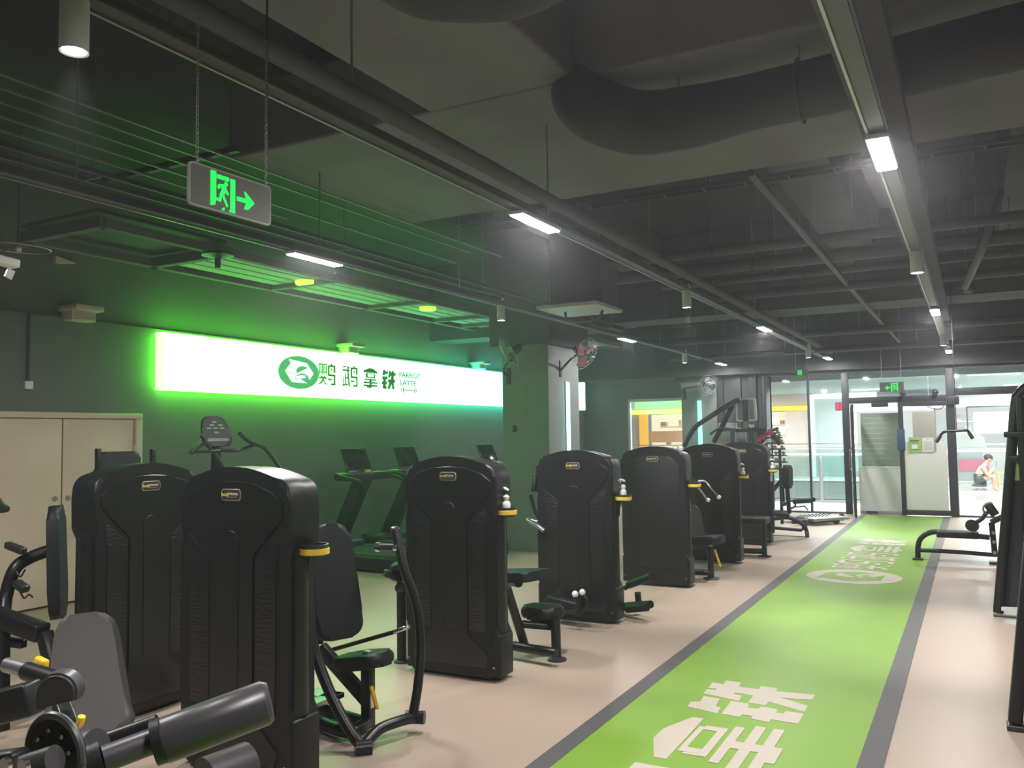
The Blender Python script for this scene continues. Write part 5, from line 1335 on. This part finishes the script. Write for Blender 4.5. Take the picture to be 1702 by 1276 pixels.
b = B()
for s in (-1, 1): b.sph(head + Vector((0.085, s * 0.035, 0.02)), 0.010, 8)
b.build('eyes', 'hair', pe, world=True)
t = thing('phone', 'black phone held near the face of the seated person', 'phone', ha + Vector((0.1, 0, 0.1)))
B().bar(off(ha, -0.04) + Vector((0.08, 0, 0.06)), off(ha, -0.04) + Vector((0.10, 0, 0.20)), 0.075, 0.01, bev=0.003, up=(1, 0, 0)).build('case', 'frame_dark', t, world=True)
t = thing('folding_stool', 'low dark stool under the seated person', 'stool', (hip.x, hip.y, 0))
B().box((hip.x - 0.2, hip.y - 0.18, hip.z - 0.17), (hip.x + 0.16, hip.y + 0.18, hip.z - 0.13), bev=0.01).build('seat', 'cloth_dark', t, world=True)
for sx_ in (-1, 1):
    for sy_ in (-1, 1):
        B().tube([(hip.x + sx_ * 0.16, hip.y + sy_ * 0.16, hip.z - 0.15), (hip.x - sx_ * 0.14, hip.y + sy_ * 0.16, 0)], 0.012, n=8).build('leg', 'steel', t, world=True)
sx0 = Vector((0.651, 26.900, 0.210))
t = thing('small_stool', 'small yellow stool in front of the seated person', 'stool', (sx0.x, sx0.y, 0))
B().box((sx0.x - 0.13, sx0.y - 0.13, 0.42), (sx0.x + 0.13, sx0.y + 0.13, 0.46), bev=0.01).build('seat', 'yellow', t, world=True)
for sx_ in (-1, 1):
    for sy_ in (-1, 1):
        B().tube([(sx0.x + sx_ * 0.10, sx0.y + sy_ * 0.10, 0.42), (sx0.x + sx_ * 0.14, sx0.y + sy_ * 0.14, 0)], 0.015, n=8).build('leg', 'yellow', t, world=True)

# ================================================================ RIGHT SIDE OF THE GYM
t = thing('cable_machine', 'tall dark machine frame with slanted posts cut by the right edge', 'gym machine', (0.3, 7.5, 0))
def P8(*a): return a
b = B(); b.tube([(0.120, 8.690, 0.028), (0.229, 8.690, 0.962), (0.324, 8.690, 1.802), (0.362, 8.690, 1.933), (0.446, 8.690, 1.998), (0.659, 8.690, 2.000)], 0.042, n=14); b.build('slanted_post', 'tube', t, world=True)
b = B(); b.tube([(0.367, 8.620, 1.904), (0.366, 8.620, 1.384), (0.376, 8.620, 0.103)], 0.038, n=14); b.build('inner_post', 'tube', t, world=True)
B().bar((0.082, 8.690, -0.002), (0.304, 8.690, -0.003), 0.10, 0.03, bev=0.004).build('base_plate', 'rubber', t, world=True)
B().bar((0.226, 8.600, 1.583), (0.503, 8.600, 1.589), 0.05, 0.05, bev=0.01).build('cross_bar', 'tube', t, world=True)
B().bar((0.255, 8.660, 1.372), (0.497, 8.660, 1.372), 0.05, 0.06, bev=0.01).build('cross_bar', 'tube', t, world=True)
B().prism([(p_[0], p_[2]) for p_ in ((0.168, 8.720, 0.078), (0.443, 8.720, 0.090), (0.492, 8.720, 1.183), (0.271, 8.720, 1.181))], Matrix.Translation((0, 8.72, 0)) @ FM, 0.03).build('side_panel', 'duct_dark', t, world=True, smooth=False)
B().bar((0.144, 8.660, 0.071), (0.306, 8.660, 0.074), 0.04, 0.03).build('lower_rail', 'white_plastic', t, world=True)
B().bar((0.269, 8.700, 1.261), (0.346, 8.700, 1.261), 0.01, 0.16, bev=0.002).build('instruction_card', 'poster_lime', t, world=True)
b = B(); b.bar((0.130, 5.480, 0.036), (0.250, 5.480, 1.016), 0.10, 0.07, bev=0.015); b.build('near_post', 'tube', t, world=True)
B().bar((0.090, 5.480, 0.014), (0.332, 5.480, 0.018), 0.12, 0.03, bev=0.005).build('base_plate', 'rubber', t, world=True)
b = B(); b.bar((0.55, 5.6, 2.0), (0.65, 8.6, 2.05), 0.08, 0.08, bev=0.01); b.build('top_beam', 'tube', t, world=True)
b = B(); b.bar((0.250, 5.480, 1.016), (0.58, 5.55, 2.0), 0.10, 0.07, bev=0.015); b.build('near_post', 'tube', t, world=True)

YB = 12.0
t = thing('leg_curl_bench', 'dark tube framed bench with a small round roller at the right of the lane', 'bench', (-0.2, YB, 0))
tubes(t, 'frame_tube', [([(-0.687, 12.000, 0.004), (-0.681, 12.000, 0.169), (-0.635, 12.000, 0.284), (-0.509, 12.000, 0.357), (-0.308, 12.000, 0.350), (0.115, 12.000, 0.316)], 0.033),
    ([(-0.662, 12.000, 0.125), (-0.251, 12.000, 0.123), (0.150, 12.000, 0.108)], 0.026), ([(0.142, 12.000, 0.499), (0.162, 12.000, 0.087)], 0.034), ([(0.135, 12.000, 0.499), (0.272, 12.000, 0.576)], 0.035)])
B().bar((-0.463, 12.000, 0.344), (-0.000, 12.000, 0.340), 0.28, 0.075, bev=0.015).build('pad', 'vinyl', t, world=True)
tubes(t, 'roller_arm', [([(-0.059, 11.900, 0.480), (0.040, 11.900, 0.548), (0.094, 11.900, 0.622), (0.198, 11.950, 0.650)], 0.025)])
B().cyl((-0.060, 11.950, 0.453), (-0.072, 11.700, 0.484), 0.070, 20).build('roller', 'vinyl', t, world=True)
b = B(); b.bar((0.111, 11.900, 0.724), (0.188, 11.900, 0.596), 0.05, 0.10, bev=0.01); b.build('cam_block', 'tube', t, world=True)
B().ring((0.134, 11.880, 0.668), 0.075, 0.012, axis=(0, 1, 0), a0=0.7 * PI, a1=1.6 * PI, n=14).build('cam_ring', 'steel', t, world=True)
for q in ((-0.687, 12.000, -0.004), (0.155, 12.000, 0.064)):
    B().box((q[0] - 0.06, q[1] - 0.08, 0.0), (q[0] + 0.06, q[1] + 0.08, 0.03), bev=0.004).build('foot', 'rubber', t, world=True)
for q in ((0.155, 11.960, 0.380), (0.157, 11.960, 0.272), (0.158, 11.960, 0.142)):
    B().cyl(q, Vector(q) + Vector((0, -0.05, 0)), 0.02, 8).build('bolt', 'steel', t, world=True)
t = thing('pulldown_bar', 'dark angled pulldown bar hanging on a thin cable in front of the glass door', 'bar', (-0.190, 12.000, 1.616))
tubes(t, 'bar', [([(-0.416, 12.000, 1.491), (-0.366, 12.000, 1.574), (-0.310, 12.000, 1.611), (-0.190, 12.000, 1.616), (-0.084, 12.000, 1.622), (-0.046, 12.000, 1.584), (-0.016, 12.000, 1.524)], 0.017)])
tubes(t, 'grip', [([(-0.424, 12.000, 1.476), (-0.373, 12.000, 1.559)], 0.022), ([(-0.052, 12.000, 1.584), (-0.016, 12.000, 1.517)], 0.022)], 'rubber')
q = (-0.190, 12.000, 1.616)
B().cyl(q, (q[0], q[1], ZC), 0.005, 6).build('cable', 'frame_dark', t, world=True)

# ================================================================ FAR LEFT END
t = thing('roman_chair', 'dark back extension machine with a flat pad and curved rear leg near the glazing', 'gym machine', (-2.9, 14, 0))
tubes(t, 'frame_tube', [([(-2.875, 14.000, 0.262), (-2.633, 14.000, 0.289), (-2.498, 14.000, 0.237), (-2.400, 14.000, 0.175), (-2.359, 14.000, 0.074), (-2.338, 13.900, -0.053)], 0.032),
    ([(-2.879, 14.000, 0.120), (-2.430, 14.000, 0.099)], 0.026), ([(-2.883, 14.000, -0.013), (-2.353, 13.950, -0.013)], 0.024), ([(-2.333, 14.100, 0.233), (-2.430, 14.000, 0.109)], 0.024),
    ([(-2.635, 14.000, 0.798), (-2.612, 14.000, 0.355)], 0.034), ([(-2.719, 14.100, 0.772), (-2.709, 14.100, 0.515)], 0.02), ([(-2.872, 14.000, 0.348), (-2.613, 14.000, 0.327)], 0.04)])
B().bar((-2.542, 14.000, 0.545), (-2.252, 14.000, 0.570), 0.22, 0.07, bev=0.02).build('pad', 'vinyl', t, world=True)
B().cyl((-2.227, 13.900, 0.587), (-2.283, 14.250, 0.561), 0.035, 12).build('roller', 'vinyl', t, world=True)
B().ring((-2.562, 13.950, 0.501), 0.055, 0.014, axis=(0, 1, 0)).build('dial', 'tube', t, world=True)
B().sph((-2.681, 13.950, 0.508), 0.04, 10).build('knob', 'rubber', t, world=True)
tubes(t, 'crank', [([(-2.536, 13.900, 0.469), (-2.427, 13.900, 0.471), (-2.364, 13.900, 0.482), (-2.313, 13.900, 0.419)], 0.010)], 'tube', 8)
B().bar((-2.409, 13.900, -0.056), (-2.302, 13.900, -0.051), 0.18, 0.03, bev=0.004).build('foot', 'rubber', t, world=True)
t = thing('platform', 'low studded metal platform on the floor near the glazing', 'platform', (-2.874, 17.387, -0.000))
p0, p1 = Vector((-2.846, 15.552, 0.080)), Vector((-2.358, 16.185, 0.080))
b = B(); b.bar((p0.x, p0.y + 0.35, 0.10), (p1.x, p1.y + 0.35, 0.10), 0.9, 0.05, bev=0.01, up=(0, 0, 1)); b.build('plate', 'steel', t, world=True)
b = B()
for i in range(9):
    for j in range(5):
        q = p0.lerp(p1, 0.06 + 0.11 * i) + Vector((0, 0.05 + 0.15 * j, 0)); b.cyl((q.x, q.y, 0.12), (q.x, q.y, 0.135), 0.018, 6)
b.build('studs', 'tube', t, world=True)['kind'] = 'stuff'
B().bar((p0.x, p0.y - 0.06, 0.07), (p1.x + 0.12, p1.y - 0.08, 0.07), 0.06, 0.06, bev=0.01).build('side_tube', 'tube', t, world=True)
for dy in (0, 0.7): B().cyl((p1.x + 0.15, p1.y + dy - 0.1, 0.06), (p1.x + 0.15, p1.y + dy - 0.05, 0.06), 0.06, 14).build('wheel', 'rubber', t, world=True)
# multi gym
t = thing('multi_gym', 'tall multi gym with long slanting booms and a pale framed box at its top', 'gym machine', (-4.3, 15.2, 0))
tubes(t, 'boom', [([(-4.651, 15.200, 1.398), (-4.533, 15.200, 1.615), (-4.384, 15.200, 1.786), (-4.049, 15.200, 1.995), (-3.635, 15.200, 2.229)], 0.045), ([(-4.135, 15.300, 1.468), (-3.952, 15.300, 1.789), (-3.769, 15.300, 2.118)], 0.045), ([(-4.169, 15.200, 1.610), (-3.993, 15.200, 1.714), (-3.736, 15.200, 1.689)], 0.02)])
b = B()
for a, c in (((-3.681, 15.300, 2.223), (-3.385, 15.300, 2.234)), ((-3.385, 15.300, 2.234), (-3.365, 15.300, 1.852)), ((-3.365, 15.300, 1.852), (-3.692, 15.300, 1.848)), ((-3.692, 15.300, 1.848), (-3.691, 15.300, 2.223))):
    b.bar(a, c, 0.10, 0.035, bev=0.006)
b.build('head_frame', 'grey_panel', t, world=True)
B().bar((-3.639, 15.350, 1.880), (-3.629, 15.350, 2.223), 0.03, 0.15).build('head_plate', 'slat_green', t, world=True)
B().bar((-3.533, 15.250, 1.834), (-3.521, 15.250, 2.216), 0.10, 0.10, bev=0.02).build('pulley_block', 'frame_dark', t, world=True)
B().box(((-4.120, 15.600, 1.717)[0], 15.6, (-4.120, 15.600, 1.717)[2]), ((-3.787, 15.600, 1.820)[0], 15.65, (-3.787, 15.600, 1.820)[2]), bev=0.004).build('placard', 'white_plastic', t, world=True)
for a, c in (((1192, 735), (1208, 716)), ((1210, 735), (1224, 716)), ((1227, 735), (1240, 717))): pass
for x0, x1 in (((-4.198, 15.700, 1.463)[0], (-4.009, 15.700, 1.462)[0]), ((-3.987, 15.700, 1.461)[0], (-3.812, 15.700, 1.460)[0]), ((-3.790, 15.700, 1.460)[0], (-3.649, 15.700, 1.458)[0])):
    B().box((x0, 15.7, 0.9), (x1, 15.75, 1.66), bev=0.004).build('pale_panel', 'slat_green', t, world=True)
B().bar((-3.716, 15.200, 1.678), (-3.163, 15.200, 1.679), 0.08, 0.07, bev=0.02).build('cross_beam', 'tube', t, world=True)
B().bar((-3.432, 15.200, 1.673), ((-3.432, 15.200, 1.673)[0], 15.2, 0.0), 0.08, 0.08, bev=0.01).build('mast', 'tube', t, world=True)
B().bar((-3.758, 15.200, 1.679), ((-3.758, 15.200, 1.679)[0], 15.2, 0.0), 0.08, 0.08, bev=0.01).build('mast', 'tube', t, world=True)
B().sph((-3.407, 15.100, 1.757), 0.045, 10).build('chrome_knob', 'chrome', t, world=True)
b = B(); b.bar((-4.7, 15.2, 0.04), (-3.4, 15.2, 0.04), 0.08, 0.08, bev=0.01); b.build('base_tube', 'tube', t, world=True)
# dumbbell rack: every pair a thing
t = thing('accessory_rack', 'tall dark rack loaded with small chrome weights beyond the last machine', 'rack', (-3.3, 15.8, 0))
for px in (1268, 1296):
    q = {1268: (-3.365, 15.800, 1.617), 1296: (-3.077, 15.800, 1.344)}[px]
    B().bar(q, (q[0], q[1], 0.0), 0.05, 0.05, bev=0.008).build('post', 'tube', t, world=True)
B().bar((-3.155, 15.600, 1.594), (-3.015, 15.600, 1.422), 0.10, 0.10, bev=0.02).build('head_bracket', 'rubber', t, world=True)
levels = [(-3.195, 15.600, 1.658), (-3.166, 15.600, 1.573), (-3.138, 15.600, 1.476), (-3.120, 15.600, 1.369), (-3.103, 15.600, 1.263), (-3.097, 15.600, 1.146), (-3.090, 15.600, 1.019)]
for q in levels: B().bar((q[0] - 0.18, q[1], q[2] - 0.035), (q[0] + 0.18, q[1], q[2] - 0.035), 0.05, 0.025).build('rung', 'tube', t, world=True)
n = 0
for li, q in enumerate(levels):
    for k in range(3):
        x = q[0] - 0.13 + 0.13 * k
        d = thing('dumbbell', 'small chrome dumbbell on the dark rack beyond the last machine', 'dumbbell', (x, q[1], q[2] + 0.006), group='chrome dumbbells on the far rack')
        for s in (-1, 1): B().cyl((0, s * 0.03 - 0.02, 0), (0, s * 0.03 + 0.02, 0), 0.028, 10).build('head', 'chrome', d)
        B().cyl((0, -0.03, 0), (0, 0.03, 0), 0.012, 8).build('handle', 'steel', d)
t = thing('magenta_pad_bar', 'magenta padded bar slanting at the top of the accessory rack', 'bar', (-3.207, 15.400, 1.595))
B().bar((-3.399, 15.400, 1.481), (-3.112, 15.400, 1.657), 0.09, 0.06, bev=0.02).build('pad', 'magenta', t, world=True)
B().bar((-3.133, 15.400, 1.658), (-3.008, 15.400, 1.708), 0.05, 0.05, bev=0.015).build('end', 'rubber', t, world=True)
B().cyl((-3.190, 15.350, 1.490), (-3.339, 15.350, 1.386), 0.02, 8).build('frame', 'steel', t, world=True)
# ================================================================ ADDED GLOW VOLUME (stands in for lens glow around lamps and sign)
m = bpy.data.materials.new('glow_haze'); m.use_nodes = True; nt = m.node_tree; nt.nodes.clear()
o = nt.nodes.new('ShaderNodeOutputMaterial'); v = nt.nodes.new('ShaderNodeVolumeScatter')
v.inputs['Color'].default_value = (0.93, 0.93, 1.0, 1)
v.inputs['Density'].default_value = GLOW_HAZE; v.inputs['Anisotropy'].default_value = 0.7
nt.links.new(v.outputs[0], o.inputs['Volume']); MATS['glow_haze'] = m
tag(B().box((-16.5, -2.9, -3.3), (8.5, 37, 4.85)).build('glow_haze', 'glow_haze', None, smooth=False), 'added thin scattering volume suggesting lens glow around the lamps and the light box', 'glow_haze', kind='stuff')
